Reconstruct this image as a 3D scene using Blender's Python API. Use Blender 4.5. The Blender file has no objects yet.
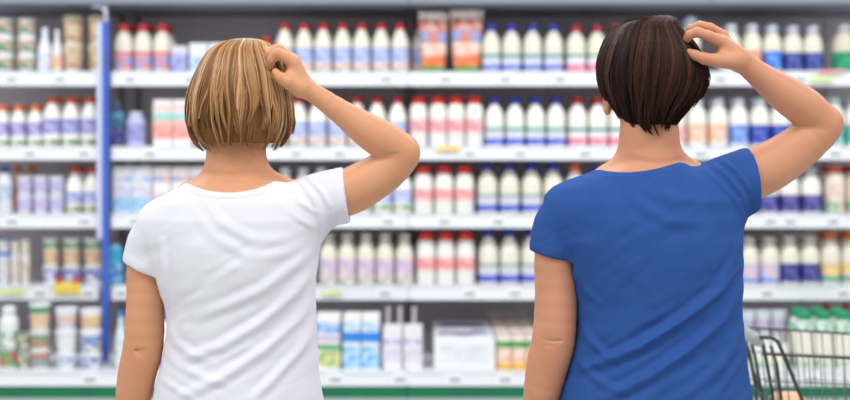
import bpy, math, random
import numpy as np

# ------------------------------------------------------------------ camera, world, light, exposure
F = 1180.0                      # focal length in pixels of the 850x400 frame
CX, HY, EYE = 425.0, 140.0, 1.42  # principal column, horizon row, eye height (m)
PD, SD = 2.25, 5.75             # distance of the two women, distance of the shelf fronts
scene = bpy.context.scene
COL = scene.collection
cam_data = bpy.data.cameras.new('camera')
cam = bpy.data.objects.new('camera', cam_data); COL.objects.link(cam)
cam.location = (0, 0, EYE); cam.rotation_euler = (math.pi/2, 0, 0)
cam_data.sensor_width = 36.0; cam_data.lens = 36.0*F/850.0
cam_data.shift_y = -(200.0-HY)/850.0
cam_data.dof.use_dof = True; cam_data.dof.focus_distance = 2.17
cam_data.dof.aperture_fstop = cam_data.lens/21.0
scene.camera = cam
scene.view_settings.view_transform = 'Standard'
try: scene.view_settings.look = 'None'
except Exception: pass
scene.view_settings.gamma = 1.0
scene.view_settings.use_curve_mapping = False
scene.view_settings.exposure = -0.05
world = bpy.data.worlds.new('world'); scene.world = world; world.use_nodes = True
wb = world.node_tree.nodes['Background']
wb.inputs[0].default_value = (0.93, 0.96, 1.0, 1); wb.inputs[1].default_value = 0.50
def area(name, loc, sx, sy, power, col=(1, 1, 1), rot=(0, 0, 0)):
    l = bpy.data.lights.new(name, 'AREA'); l.shape = 'RECTANGLE'; l.size = sx; l.size_y = sy
    l.energy = power; l.color = col
    o = bpy.data.objects.new(name, l); COL.objects.link(o); o.location = loc; o.rotation_euler = rot
    return o
# rows of ceiling luminaires running along the aisle
area('ceiling_luminaire', (0, 4.0, 3.3), 9.0, 0.5, 165, (0.96, 0.98, 1.0))
area('ceiling_luminaire', (0, 1.0, 3.3), 9.0, 0.5, 150, (1.0, 0.985, 0.96))
area('ceiling_luminaire', (0, -2.3, 3.3), 9.0, 0.5, 75, (1.0, 0.985, 0.96))

rng = np.random.default_rng(7)
random.seed(7)

def P(px, py, Y=PD):
    return np.array([(px-CX)*Y/F, Y, EYE-(py-HY)*Y/F])

# ------------------------------------------------------------------ materials
_m = {}
def mat(name, col, rough=0.5, metal=0.0, spec=0.5, trans=0.0, sss=0.0, bump=None, vary=None, coat=0.0):
    """procedural principled material; vary=(colour2, scale) mixes by noise, bump=(scale, strength)"""
    if name in _m: return _m[name]
    m = bpy.data.materials.new(name); m.use_nodes = True
    nt = m.node_tree; b = nt.nodes['Principled BSDF']
    b.inputs['Base Color'].default_value = (*col, 1)
    b.inputs['Roughness'].default_value = rough
    b.inputs['Metallic'].default_value = metal
    b.inputs['Specular IOR Level'].default_value = spec
    b.inputs['Transmission Weight'].default_value = trans
    b.inputs['Coat Weight'].default_value = coat
    if sss:
        b.inputs['Subsurface Weight'].default_value = sss
        b.inputs['Subsurface Radius'].default_value = (1.0, 0.35, 0.2)
        b.inputs['Subsurface Scale'].default_value = 0.006
    tc = nt.nodes.new('ShaderNodeTexCoord')
    if vary:
        n = nt.nodes.new('ShaderNodeTexNoise'); n.inputs['Scale'].default_value = vary[1]
        n.inputs['Detail'].default_value = 3
        r = nt.nodes.new('ShaderNodeValToRGB')
        lo, hi = (vary[2], vary[3]) if len(vary) > 3 else (0.35, 0.7)
        r.color_ramp.elements[0].position = lo; r.color_ramp.elements[0].color = (*col, 1)
        r.color_ramp.elements[1].position = hi; r.color_ramp.elements[1].color = (*vary[0], 1)
        nt.links.new(tc.outputs['Object'], n.inputs['Vector'])
        nt.links.new(n.outputs['Fac'], r.inputs['Fac'])
        nt.links.new(r.outputs['Color'], b.inputs['Base Color'])
    if bump:
        n2 = nt.nodes.new('ShaderNodeTexNoise'); n2.inputs['Scale'].default_value = bump[0]
        n2.inputs['Detail'].default_value = 4
        bp = nt.nodes.new('ShaderNodeBump'); bp.inputs['Strength'].default_value = bump[1]
        bp.inputs['Distance'].default_value = bump[2] if len(bump) > 2 else 0.002
        nt.links.new(tc.outputs['Object'], n2.inputs['Vector'])
        nt.links.new(n2.outputs['Fac'], bp.inputs['Height'])
        nt.links.new(bp.outputs['Normal'], b.inputs['Normal'])
    _m[name] = m
    return m

def srgb(r, g, b):
    f = lambda c: (c/255/12.92) if c <= 10 else (((c/255)+0.055)/1.055)**2.4
    return (f(r), f(g), f(b))
_cm = {}
def pcol(c, rough=0.45):
    """plain packaging colour from an sRGB triple"""
    k = (c, rough)
    if k not in _cm: _cm[k] = mat('packaging_%d_%d_%d_%d' % (*c, int(rough*100)), srgb(*c), rough)
    return _cm[k]
def print_mat(c, c2, scale=28):
    """label print: second colour in blotches on the first"""
    k = (c, c2, scale)
    if k not in _cm:
        _cm[k] = mat('print_%d_%d_%d_on_%d_%d_%d' % (*c2, *c), srgb(*c), 0.4, vary=(srgb(*c2), scale, 0.44, 0.56))
    return _cm[k]

# ------------------------------------------------------------------ mesh helpers
def mesh_obj(name, V, Fs, m, parent=None, smooth=True, loc=None):
    me = bpy.data.meshes.new(name)
    V = np.asarray(V, dtype=np.float32)
    if isinstance(Fs, np.ndarray):
        n, k = Fs.shape
        me.vertices.add(len(V)); me.vertices.foreach_set('co', V.ravel())
        me.loops.add(n*k); me.loops.foreach_set('vertex_index', Fs.astype(np.int32).ravel())
        me.polygons.add(n); me.polygons.foreach_set('loop_start', np.arange(0, n*k, k, dtype=np.int32))
        me.update(calc_edges=True)
    else:
        me.from_pydata(V.tolist(), [], Fs); me.update()
    if smooth: me.polygons.foreach_set('use_smooth', np.ones(len(me.polygons), dtype=bool))
    if m: me.materials.append(m)
    o = bpy.data.objects.new(name, me); COL.objects.link(o)
    if loc is not None: o.location = loc
    if parent: o.parent = parent
    return o

class MB:
    """collects shapes for ONE mesh object"""
    def __init__(s): s.V = []; s.F = []
    def add(s, V, Fs):
        o = len(s.V); s.V += [tuple(v) for v in V]; s.F += [tuple(i+o for i in f) for f in Fs]; return s
    def box(s, x0, x1, y0, y1, z0, z1, bev=0.0):
        if bev <= 0:
            V = [(x, y, z) for x in (x0, x1) for y in (y0, y1) for z in (z0, z1)]
            return s.add(V, [(0, 1, 3, 2), (4, 6, 7, 5), (0, 4, 5, 1), (2, 3, 7, 6), (0, 2, 6, 4), (1, 5, 7, 3)])
        b = min(bev, (x1-x0)/2.01, (y1-y0)/2.01, (z1-z0)/2.01)
        rings = []
        for z, i in ((z0, b), (z0+b, 0), (z1-b, 0), (z1, b)):
            X0, X1, Y0, Y1 = x0+i, x1-i, y0+i, y1-i; c = b*(1 if i == 0 else .6)
            rings.append([(X0+c, Y0, z), (X1-c, Y0, z), (X1, Y0+c, z), (X1, Y1-c, z), (X1-c, Y1, z), (X0+c, Y1, z), (X0, Y1-c, z), (X0, Y0+c, z)])
        V = [p for r in rings for p in r]; Fs = []
        for k in range(3):
            for j in range(8):
                a, c = k*8+j, k*8+(j+1) % 8
                Fs.append((a, c, c+8, a+8))
        Fs.append(tuple(range(7, -1, -1))); Fs.append(tuple(range(24, 32)))
        return s.add(V, Fs)
    def lathe(s, prof, n=20, cx=0, cy=0, cap=True, sq=0.0):
        """prof: list of (r, z); sq squares the section a little"""
        V = []; Fs = []
        for r, z in prof:
            for j in range(n):
                t = 2*math.pi*(j+.5)/n
                c, d = math.cos(t), math.sin(t)
                k = 1.0
                if sq: k = (1-sq)+sq/max(abs(c), abs(d))
                V.append((cx+r*c*k, cy+r*d*k, z))
        for i in range(len(prof)-1):
            for j in range(n):
                a, b = i*n+j, i*n+(j+1) % n
                Fs.append((a, b, b+n, a+n))
        if cap:
            Fs.append(tuple(range(n-1, -1, -1))); Fs.append(tuple((len(prof)-1)*n+j for j in range(n)))
        return s.add(V, Fs)
    def tube(s, pts, r, n=6, closed=False):
        pts = [np.array(p, float) for p in pts]; N = len(pts); V = []; Fs = []
        prev = None
        for i, p in enumerate(pts):
            if closed: t = pts[(i+1) % N]-pts[i-1]
            else: t = pts[min(i+1, N-1)]-pts[max(i-1, 0)]
            t = t/(np.linalg.norm(t)+1e-12)
            if prev is None:
                prev = np.cross(t, (0, 0, 1.0))
                if np.linalg.norm(prev) < 1e-3: prev = np.cross(t, (0, 1.0, 0))
            u = prev-t*np.dot(prev, t); u /= np.linalg.norm(u); prev = u; v = np.cross(t, u)
            rr = r[i] if hasattr(r, '__len__') else r
            for j in range(n):
                a = 2*math.pi*j/n
                V.append(p+rr*(math.cos(a)*u+math.sin(a)*v))
        M = N if closed else N-1
        for i in range(M):
            for j in range(n):
                a, b = i*n+j, i*n+(j+1) % n; c, d = ((i+1) % N)*n+j, ((i+1) % N)*n+(j+1) % n
                Fs.append((a, b, d, c))
        if not closed:
            Fs.append(tuple(range(n-1, -1, -1))); Fs.append(tuple((N-1)*n+j for j in range(n)))
        return s.add(V, Fs)
    def build(s, name, m, parent=None, smooth=False, loc=None):
        return mesh_obj(name, s.V, s.F, m, parent, smooth, loc)

def smooth_by_angle(o, deg=35):
    me = o.data
    me.polygons.foreach_set('use_smooth', np.ones(len(me.polygons), dtype=bool))
    try: me.set_sharp_from_angle(angle=math.radians(deg))
    except Exception: pass
    return o

def empty(name, loc=(0, 0, 0), rotz=0.0):
    o = bpy.data.objects.new(name, None); COL.objects.link(o); o.location = loc
    o.rotation_euler = (0, 0, rotz); o.empty_display_size = 0.05
    return o
def tag(o, label, cat, group=None):
    o['label'] = label; o['category'] = cat
    if group: o['group'] = group
    return o
def struct(o):
    o['kind'] = 'structure'; return o
def copy_thing(root, loc, rotz=0.0):
    r = root.copy(); COL.objects.link(r); r.location = loc; r.rotation_euler = (0, 0, rotz)
    for ch in list(root.children):
        c = ch.copy(); COL.objects.link(c); c.parent = r
        for g in ch.children:
            d = g.copy(); COL.objects.link(d); d.parent = c
    return r

# ------------------------------------------------------------------ large structure
M_floor = mat('floor_vinyl', srgb(205, 203, 198), 0.25, vary=(srgb(190, 188, 184), 3.0), bump=(40, 0.05))
struct(MB().box(-6, 6, -3, 7.2, -0.05, 0).build('floor', M_floor))
M_wall = mat('wall_paint', srgb(120, 118, 122), 0.8, vary=(srgb(110, 108, 112), 2.0))
struct(MB().box(-6, 6, 7.05, 7.2, 0, 3.6).build('wall_back', M_wall))

# shelf levels: (rail top px, rail bottom px) at the shelf front
LEV = {'A': (71.5, 86), 'B': (146.5, 160), 'C': (214, 228), 'D': (286, 300), 'E': (372, 386)}
SHELFNAME = {'A': 'top shelf', 'B': 'second shelf', 'C': 'third shelf', 'D': 'fourth shelf', 'E': 'bottom shelf'}
YF = SD-0.05                     # front face of the rails
def zs(py, Y=YF): return EYE-(py-HY)*Y/F
def xs(px, Y=YF): return (px-CX)*Y/F
ZTOP = {k: zs(v[0]) for k, v in LEV.items()}
ZTOP['E'] = zs(372, 5.42)
YB_UP, YB_LOW = 6.20, 6.60
YFE, SDE = 5.42, 5.47              # the bottom deck stands further out than the shelves above

M_metal = mat('shelf_enamel', srgb(232, 234, 238), 0.35, bump=(60, 0.04))
M_rail = mat('rail_plastic', srgb(240, 243, 248), 0.25, spec=0.6)
M_rail2 = mat('rail_groove', srgb(226, 231, 240), 0.3)
M_back = mat('back_panel_enamel', srgb(214, 205, 210), 0.55, vary=(srgb(206, 197, 202), 4.0))
M_green = mat('green_kick_strip', srgb(0, 120, 80), 0.4, vary=(srgb(4, 110, 76), 5.0))
M_blue = mat('blue_upright', srgb(66, 100, 196), 0.35)
M_bluew = mat('pale_upright', srgb(205, 214, 240), 0.35)
M_tag = mat('price_card', srgb(246, 247, 250), 0.5)
M_ink = mat('grey_ink', srgb(120, 124, 140), 0.6)
M_canopy = mat('canopy_enamel', srgb(140, 150, 162), 0.5)
M_dark = mat('dark_trim', srgb(125, 120, 126), 0.5)

def price_card(parent, xc, zc, y, w=0.075, yellow=None):
    c = MB().box(xc-w/2, xc+w/2, y-0.003, y, zc-0.026, zc+0.026).build('price_card', yellow or M_tag, parent)
    if yellow is None:
        # small unreadable grey print
        m = MB()
        for i, (a, b) in enumerate(((-0.022, -0.008), (-0.004, 0.007), (0.011, 0.024))):
            m.box(xc+a, xc+b, y-0.0036, y-0.0029, zc-0.012, zc+0.004)
        m.build('print', M_ink, c)

bays = [(-330, 98.2, 'shelf bay left of the blue and white upright'),
        (111.2, 408.2, 'shelf bay with seam behind the white shirted woman'),
        (408.8, 708, 'middle shelf bay between the two women'),
        (708.6, 1010, 'shelf bay right of the dark haired woman above the trolley')]
tags_px = {  # price-card centres per shelf, in photo columns
    'A': [12, 60, 130, 190, 386, 446, 505, 560, 640, 720, 800],
    'B': [30, 84, 150, 296, 340, 382, 470, 520, 585, 700, 770, 835],
    'C': [12, 84, 135, 388, 444, 498, 590, 770, 790, 833],
    'D': [40, 88, 122, 385, 470, 515, 767, 843],
    'E': [90, 335, 400, 455, 505, 770, 812],
}
for bi, (pl, pr, lab) in enumerate(bays):
    x0, x1 = xs(pl), xs(pr)
    root = empty('shelving_unit', ((x0+x1)/2, YB_LOW, 0)); tag(root, lab, 'shelving')
    cx = (x0+x1)/2; X0, X1 = x0-cx, x1-cx
    o = lambda y: y-YB_LOW
    bk = MB()
    # back panel pieces with recessed joints
    npan = 2
    for k in range(npan):
        a = X0+(X1-X0)*k/npan+0.004; b = X0+(X1-X0)*(k+1)/npan-0.004
        if bi == 0 and k == 1: b += .066   # runs on behind the divider upright
        MB().box(a, b, o(YB_UP), o(YB_UP)+0.02, ZTOP['D']-0.05, 2.12).build('back_panel', M_back, root)
        MB().box(a, b, o(YB_LOW)-0.02, o(YB_LOW), 0.1, ZTOP['D']-0.02).build('back_panel', M_back, root)
    for lv, (t, b) in LEV.items():
        yf = YFE if lv == 'E' else YF
        X1 = x1-cx+(.0625 if bi == 0 and lv == 'E' else 0)   # the bottom deck closes under the divider upright
        z1, z0 = zs(t, yf), zs(b, yf)
        if lv == 'E':
            MB().box(X0, X1, o(yf)+0.012, o(YB_LOW)-0.02, z1-0.03, z1-0.001, 0.002).build('shelf_board', M_metal, root)
        else:
            MB().box(X0, X1, o(YF)+0.012, o(YB_UP), z1-0.035, z1-0.001, 0.002).build('shelf_board', M_metal, root)
        r = MB().box(X0, X1, o(yf), o(yf)+0.012, z0, z1+0.001, 0.002).build('price_rail', M_rail, root)
        MB().box(X0+.002, X1-.002, o(yf)-0.004, o(yf)+.001, z1-0.006, z1+0.001).box(X0+.002, X1-.002, o(yf)-0.004, o(yf)+.001, z0, z0+0.006).build('rail_lip', M_rail2, r)
        for p in tags_px[lv]:
            if pl < p < pr: price_card(r, xs(p, yf)-cx, (z0+z1)/2, o(yf)-0.0005)
    # skirt of the bottom deck: green strip, white plinth
    MB().box(X0, X1, o(YFE)+0.004, o(YFE)+0.02, zs(398, YFE), zs(386, YFE)-0.001).build('green_strip', M_green, root)
    MB().box(X0, X1, o(YFE)+0.02, o(YFE)+0.05, 0.0, zs(398, YFE)-0.001).build('plinth', M_metal, root)
    # canopy
    MB().box(X0, X1, o(YF)-0.05, o(YB_UP)+0.02, zs(4.5), zs(4.5)+0.16, 0.004).build('canopy', M_canopy, root)
    X1 = x1-cx
    MB().box(X0, X1, o(YB_UP)-0.06, o(YB_UP)-.035, zs(16.5, YB_UP-.06), zs(4.5)-.001).build('rear_valance', M_dark, root)
    # upright posts at the rear carrying the boards
    for xx in (X0+0.012, X1-0.012):
        MB().box(xx-0.011, xx+0.011, o(YB_UP)-0.03, o(YB_UP)-0.001, 0.0, 2.1).build('rear_post', M_dark, root)

# the blue-white divider upright
up = empty('divider_upright', (xs(104.8), YF-0.018, 0)); tag(up, 'blue and white vertical divider upright standing at the left between shelf bays', 'upright')
MB().box(-0.031, -0.0062, -0.01, 0.012, zs(238), zs(22), 0.002).build('pale_face', M_bluew, up)
MB().box(-0.006, 0.024, -0.012, 0.014, ZTOP['E']+.001, zs(22), 0.002).build('blue_face', M_blue, up)
MB().tube([(0.008, 0.005, zs(24)), (0.008, 0.0, zs(14)), (0.000, -0.004, zs(9)), (-0.03, -0.01, zs(6.5)), (-0.05, -0.012, zs(8.5))], 0.006, 6).build('hook', M_bluew, up, True)
MB().box(0.002, 0.014, -0.002, 0.02, zs(24), zs(5.2), 0.002).build('top_bracket', M_rail, up)
for k in range(3):
    MB().box(-0.004, 0.018, -0.016, -0.0115, zs(60+k*2.5)+0.0, zs(59+k*2.5)+0.0).build('slot', M_dark, up)

# ------------------------------------------------------------------ products
ORD = ['first', 'second', 'third', 'fourth', 'fifth', 'sixth', 'seventh', 'eighth', 'ninth', 'tenth', 'eleventh']
STY = {  # body profiles as (radius fraction, height fraction); last entry is the cap start
    'milk':  ([(0.88, 0), (1, .03), (1, .58), (.95, .66), (.80, .74), (.58, .80), (.48, .83), (.48, .90)], .875, .60, 1.0),
    'jug':   ([(0.90, 0), (1, .03), (1, .66), (.96, .74), (.84, .81), (.66, .86), (.60, .88), (.60, .91)], .875, .70, 1.0),
    'neck':  ([(0.88, 0), (1, .03), (1, .55), (.96, .63), (.84, .71), (.60, .78), (.42, .83), (.40, .90)], .885, .52, .985),
    'tall':  ([(0.85, 0), (1, .03), (1, .60), (.82, .72), (.52, .82), (.46, .86), (.46, .92)], .90, .50, 1.0),
    'wide':  ([(0.90, 0), (1, .02), (1, .70), (.97, .76), (.80, .83), (.62, .86), (.60, .91)], .89, .68, 1.0),
    'slim':  ([(0.85, 0), (1, .03), (1, .50), (.80, .62), (.50, .74), (.42, .84), (.42, .95)], .93, .46, 1.0),
}
_proto = {}
def lerp_r(prof, h):
    for (r0, z0), (r1, z1) in zip(prof, prof[1:]):
        if z0 <= h <= z1: return r0+(r1-r0)*(h-z0)/max(z1-z0, 1e-6)
    return prof[-1][0]
def make_bottle(kind, w, h, body, cap, bands):
    """bands: (from, to, colour, print colour or None) in fractions of the height"""
    prof, capz, capr, _ = STY[kind]; R = w/2
    name = 'milk_bottle'
    root = empty(name)
    o = MB().lathe([(r*R, z*h) for r, z in prof], 20).build('bottle_body', pcol(body, .35), root); smooth_by_angle(o, 40)
    cr = capr*R*.98
    o = MB().lathe([(cr, capz*h), (cr*1.02, capz*h+.004), (cr*1.0, h-.004), (cr*.86, h)], 18).build('cap', pcol(cap, .4), root); smooth_by_angle(o, 50)
    MB().lathe([(cr*1.1, capz*h-.006), (cr*1.1, capz*h-.001)], 18).build('cap_ring', pcol(cap, .4), root)
    for a, b, c, c2 in bands:
        n = max(2, int((b-a)*12)+1)
        pr = [(lerp_r(prof, a+(b-a)*i/n)*R+.0008, (a+(b-a)*i/n)*h) for i in range(n+1)]
        o = MB().lathe(pr, 20, cap=False).build('label_band', pcol(c, .4) if c2 is None else print_mat(c, c2), root); smooth_by_angle(o, 60)
    return root
def make_carton(w, h, d, body, bands, top=None):
    root = empty('carton')
    MB().box(-w/2, w/2, 0, d, 0, h, .002).build('carton_body', pcol(body, .45), root)
    for a, b, c, c2 in bands:
        MB().box(-w/2-.0006, w/2+.0006, -.0006, d+.0006, a*h+.0005, b*h-.0005).build('printed_band', pcol(c, .45) if c2 is None else print_mat(c, c2), root)
    if top:
        MB().box(-w/2+.006, w/2-.006, d*.3, d*.7, h, h+.006, .002).build('top_seal', pcol(top, .4), root)
    return root
def make_cup(w, h, body, lid, bands, taper=.80):
    root = empty('cup'); R = w/2
    o = MB().lathe([(R*taper, 0), (R*taper*1.01, .004), (R*.955, h*.90), (R*.955, h*.93)], 22).build('cup_body', pcol(body, .4), root); smooth_by_angle(o, 40)
    o = MB().lathe([(R*.97, h*.90), (R, h*.905), (R, h*.98), (R*.95, h), (R*.6, h*.992)], 22).build('lid', pcol(lid, .35), root); smooth_by_angle(o, 50)
    for a, b, c, c2 in bands:
        rr = lambda t: R*(taper+(.955-taper)*t/.9)+.0008
        MB().lathe([(rr(a), a*h), (rr(b), b*h)], 22, cap=False).build('label_band', pcol(c, .4) if c2 is None else print_mat(c, c2, 40), root, True)
    return root
def proto(key, fn):
    """first call makes the thing, later calls copy it"""
    if key not in _proto:
        _proto[key] = fn(); return _proto[key], True
    return copy_thing(_proto[key], (0, 0, 0)), False

def place(key, fn, px, base_z, Y, cat, label, name=None, group=None, rz=None, backoff=0.0):
    o, new = proto(key, fn)
    Yc = Y+backoff
    o.location = ((px-CX)*Y/F, Yc, base_z)
    o.rotation_euler = (0, 0, rng.uniform(-.12, .12) if rz is None else rz)
    if name: o.name = name
    tag(o, label, cat, group)
    return o

CREAM = (238, 234, 218); WHITE = (240, 241, 243); MILK = (244, 243, 236)
SZ = {k: v for k, v in ZTOP.items()}
def run(lv, centres, top, w, kind, body, cap, bands, desc, behind=True, where='', Yf=None, skip=()):
    """a run of like bottles: centres in photo columns, top row, width in px"""
    Yc = (Yf or (SDE if lv == 'E' else SD))+w/2*SD/F
    z0 = SZ[lv]; h = EYE-(top-HY)*Yc/F-z0; W = w*.965*Yc/F
    key = ('b', kind, round(W, 4), round(h, 4), body, cap, tuple(bands))
    n = len(centres); grp = '%s on the %s%s' % (desc.replace('bottle', 'bottles').replace('jar', 'jars'), SHELFNAME[lv], where and ' '+where)
    for i, px in enumerate(centres):
        if n == 1: lab = '%s on the %s%s' % (desc, SHELFNAME[lv], where and ' '+where)
        else: lab = '%s %s from left, %s%s' % (ORD[i], desc, SHELFNAME[lv], where and ' '+where)
        place(key, lambda: make_bottle(kind, W, h, body, cap, bands), px, z0, Yc, 'bottle', lab, 'milk_bottle', grp)
        if behind and i not in skip:
            x = place(key, None, px, z0, Yc, 'bottle', ('rear '+lab), 'milk_bottle', 'rear row of '+grp)
            s = 1.0; x.location = ((px-CX)*Yc/F+.004, Yc+W*1.12, z0)

BL = (95, 120, 205); LV = (190, 196, 232); GR = (70, 140, 95); PK = (238, 190, 196)
# -- top shelf (A)
run('A', [124, 143, 162.5], 24, 18.5, 'milk', CREAM, (190, 36, 40), [(.06, .34, (150, 178, 232), (225, 150, 160)), (.36, .42, (228, 110, 120), None)],
    'red capped cream bottle with pink label', where='beside upright')
LAV = [(.20, .50, (206, 212, 240), (170, 182, 230)), (.08, .18, (232, 225, 214), (235, 190, 190)), (.01, .07, (120, 165, 120), (235, 232, 220))]
run('A', [284.5, 304, 323, 342.5, 361.5, 381, 400], 23.5, 18.0, 'tall', CREAM, (200, 38, 42), LAV, 'red capped yogurt drink bottle with lavender label')
run('A', [420], 23.5, 17.5, 'tall', CREAM, (200, 38, 42), LAV, 'red capped yogurt drink bottle partly behind the orange bags', Yf=SD+.11, behind=False)
run('A', [491, 511.5, 532.5, 553.5], 24, 19.5, 'neck', CREAM, (40, 60, 165),
    [(.02, .15, (74, 108, 210), (120, 145, 228)), (.16, .30, (232, 234, 240), (205, 212, 235)), (.31, .37, (95, 165, 165), None)],
    'blue capped milk bottle with blue band')
run('A', [576, 597, 617], 25, 20, 'neck', CREAM, (165, 40, 48),
    [(.03, .17, (238, 130, 160), (245, 170, 190)), (.18, .31, (240, 238, 240), None), (.32, .37, (75, 150, 140), None)],
    'dark red capped milk bottle with pink band')
for px, top, c, c2, cap, d in ((691, 17, (200, 215, 240), (60, 110, 210), (215, 225, 240), 'pale blue capped bottle'),
                          (731, 24, (232, 232, 236), (240, 205, 180), (205, 210, 222), 'white labelled milk bottle with pale cap'),
                          (752, 24, (240, 150, 110), (238, 190, 160), (205, 210, 222), 'orange labelled milk bottle with pale cap'),
                          (772, 25, (50, 110, 215), (110, 160, 235), (200, 206, 220), 'bright blue labelled milk bottle')):
    run('A', [px], top, 19.5, 'milk', CREAM, cap, [(.05, .44, c, c2)], d, where='right of dark hair')
run('A', [792.5, 812.5], 26, 20, 'milk', CREAM, (196, 200, 214), [(.04, .42, (38, 50, 130), (90, 105, 180))],
    'navy labelled milk bottle with pale cap')
run('A', [844], 24, 24, 'milk', (226, 216, 196), (196, 204, 210), [(.03, .42, (20, 150, 95), (60, 175, 125))], 'large cream bottle with green label', behind=False)
run('A', [612], 22, 9, 'milk', CREAM, (225, 200, 110), [(.1, .4, (235, 225, 190), None)], 'small yellow capped bottle behind the red caps', Yf=SD+.27, behind=False)
run('A', [266], 37, 15, 'milk', (200, 120, 100), (180, 40, 40), [(.1, .5, (120, 60, 50), (190, 110, 80))], 'short dark red bottle behind the blonde head', behind=False)
run('A', [45], 28, 14.5, 'slim', (232, 235, 242), (236, 238, 244), [(.08, .42, (225, 228, 240), (210, 214, 232))], 'slim plain white bottle', where='in the left bay', behind=False)
run('A', [57.2], 30, 10.5, 'slim', (232, 232, 236), (236, 238, 244), [(.06, .40, (240, 185, 150), (238, 215, 205))], 'slim white bottle with orange label', where='in the left bay', behind=False)

def stack(lv, px, w, tops, body, lid, bands, desc, cat='cup', Yf=None, taper=.78, lids=None):
    """tops: list of (top px, bottom px) from the top cup down; the lowest stands on the shelf"""
    Yc = (Yf or (SDE if lv == 'E' else SD))+w/2*SD/F; z = SZ[lv]; W = w*Yc/F
    pos = ['bottom', 'middle', 'top'] if len(tops) == 3 else ['lower', 'upper']
    if len(tops) == 1: pos = ['']
    for i, (a, b) in enumerate(reversed(tops)):
        h = (b-a)*Yc/F
        bd = bands[i % len(bands)]; bo = body[i % len(body)]; li = (lids or [lid])[i % len(lids or [lid])]
        key = ('c', round(W, 4), round(h, 4), bo, li, tuple(bd), taper)
        lab = ('%s %s on the %s' % (pos[i], desc, SHELFNAME[lv])).strip()
        place(key, lambda: make_cup(W, h, bo, li, bd, taper), px, z, Yc, cat, lab, 'yogurt_cup', 'stacked cups on the '+SHELFNAME[lv]+' at the left')
        z += h+.0004
YC = [[(.15, .80, (222, 196, 172), (60, 140, 110))]]
stack('A', 5, 18.5, [(18, 36), (36, 54), (54, 71.5)], [WHITE], (232, 234, 238), YC, 'brown and green cup at the left edge')
stack('A', 27, 18.5, [(18, 36), (36, 54), (54, 71.5)], [WHITE], (232, 234, 238), [[(.15, .8, (232, 190, 170), (70, 160, 130))]], 'peach and green cup beside the slim white bottles')
stack('A', 73.5, 21, [(15, 44.5), (44.5, 71.5)], [(236, 230, 214)], (206, 196, 160), [[(.12, .85, (226, 210, 170), (175, 120, 120))]], 'tall beige tub in the stack right of slim bottles')
stack('A', 99, 21, [(15, 44.5), (44.5, 71.5)], [(236, 230, 214)], (206, 196, 160), [[(.12, .85, (226, 210, 170), (190, 140, 90))]], 'tall beige tub half hidden by the blue upright')

def carton(lv, px, w, top, d, body, bands, label, base=None, Yf=None, cat='carton', name='carton', toppiece=None, rz=0.0, group=None):
    Y = Yf or (SDE if lv == 'E' else SD); z0 = SZ[lv] if base is None else base
    h = EYE-(top-HY)*Y/F-z0; W = w*Y/F
    key = ('k', round(W, 4), round(h, 4), d, body, tuple(bands), toppiece)
    return place(key, lambda: make_carton(W, h, d, body, bands, toppiece), px, z0, Y, cat, label, name, group, rz), z0+h
carton('A', 179, 15.5, 46, .07, (222, 222, 238), [(.05, .72, (140, 140, 205), (190, 190, 230))], 'small lavender carton on the top shelf right of red capped bottles')
carton('A', 198, 17, 43, .07, (238, 240, 244), [(.1, .6, (160, 190, 235), (215, 225, 245))], 'small pale blue and white carton on the top shelf left of the blonde head')
carton('A', 217, 17, 43, .07, (238, 240, 244), [(.1, .5, (215, 225, 240), None)], 'small white carton on the top shelf touching the blonde hair')

# the two film bags on the top shelf
def film_bag(px, w, top, label, lean=0.0):
    Y = SD+.03; z0 = SZ['A']; H = EYE-(top-HY)*Y/F-z0; W = w*Y/F
    root = empty('snack_bag', ((px-CX)*Y/F, Y, z0), lean); tag(root, label, 'bag', 'film bags of orange packages on the top shelf')
    def sheet(z0f, z1f, nz, grow=0.0, wide=1.0):
        V = []; Fs = []; n = 28
        for i in range(nz+1):
            t = z0f+(z1f-z0f)*i/nz
            # pouch section: flat at the foot seal, full in the middle, crimped at the top
            full = max(.08, math.sin(min(1, t/.8+.04)*math.pi)**.5) if t < .8 else .12
            wid = (0.76+.20*math.sin(t*1.9)) if t < .8 else (.96+.62*(t-.8))*wide
            for j in range(n):
                a = 2*math.pi*j/n
                cr = .0035*math.sin(7*a+9*t)+.003*math.sin(13*a-17*t)
                x = (W/2*wid+grow)*math.copysign(abs(math.cos(a))**.7, math.cos(a))
                y = (.038*full+grow+cr*(1.0+(t > .75)*1.2))*math.sin(a)+(.010*math.sin(x*130)+.006*math.sin(x*310+t*9))*(t > .78)
                V.append((x, y, H*t+ (0.006*math.sin(x*160+1) if t > .97 else 0)))
        for i in range(nz):
            for j in range(n):
                a, b = i*n+j, i*n+(j+1) % n
                Fs.append((a, b, b+n, a+n))
        Fs.append(tuple(range(n-1, -1, -1))); Fs.append(tuple(nz*n+j for j in range(n)))
        return V, Fs
    def part(nm, a, b, m, g=0.0):
        mb = MB(); mb.add(*sheet(a, b, max(4, int((b-a)*30)), g)); return mb.build(nm, m, root, True)
    part('green_foot', .0, .08, pcol((70, 165, 70), .25))
    part('orange_print', .08, .26, print_mat((240, 130, 80), (245, 170, 130), 24))
    part('pale_print', .26, .48, print_mat((246, 190, 165), (244, 226, 215), 20))
    part('picture_panel', .48, .68, print_mat((214, 130, 120), (130, 165, 220), 16))
    part('orange_neck', .68, .86, print_mat((222, 120, 90), (236, 190, 175), 22))
    part('film_top', .86, 1.0, mat('cloudy_film', srgb(236, 226, 222), .2, bump=(70, .5)))
    return root
film_bag(433.5, 29, 12, 'orange bag with clear crumpled top, left of the two, on the top shelf', .12)
film_bag(466.5, 32, 10, 'orange bag with clear crumpled top, right of the two, on the top shelf', -.05)

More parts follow.
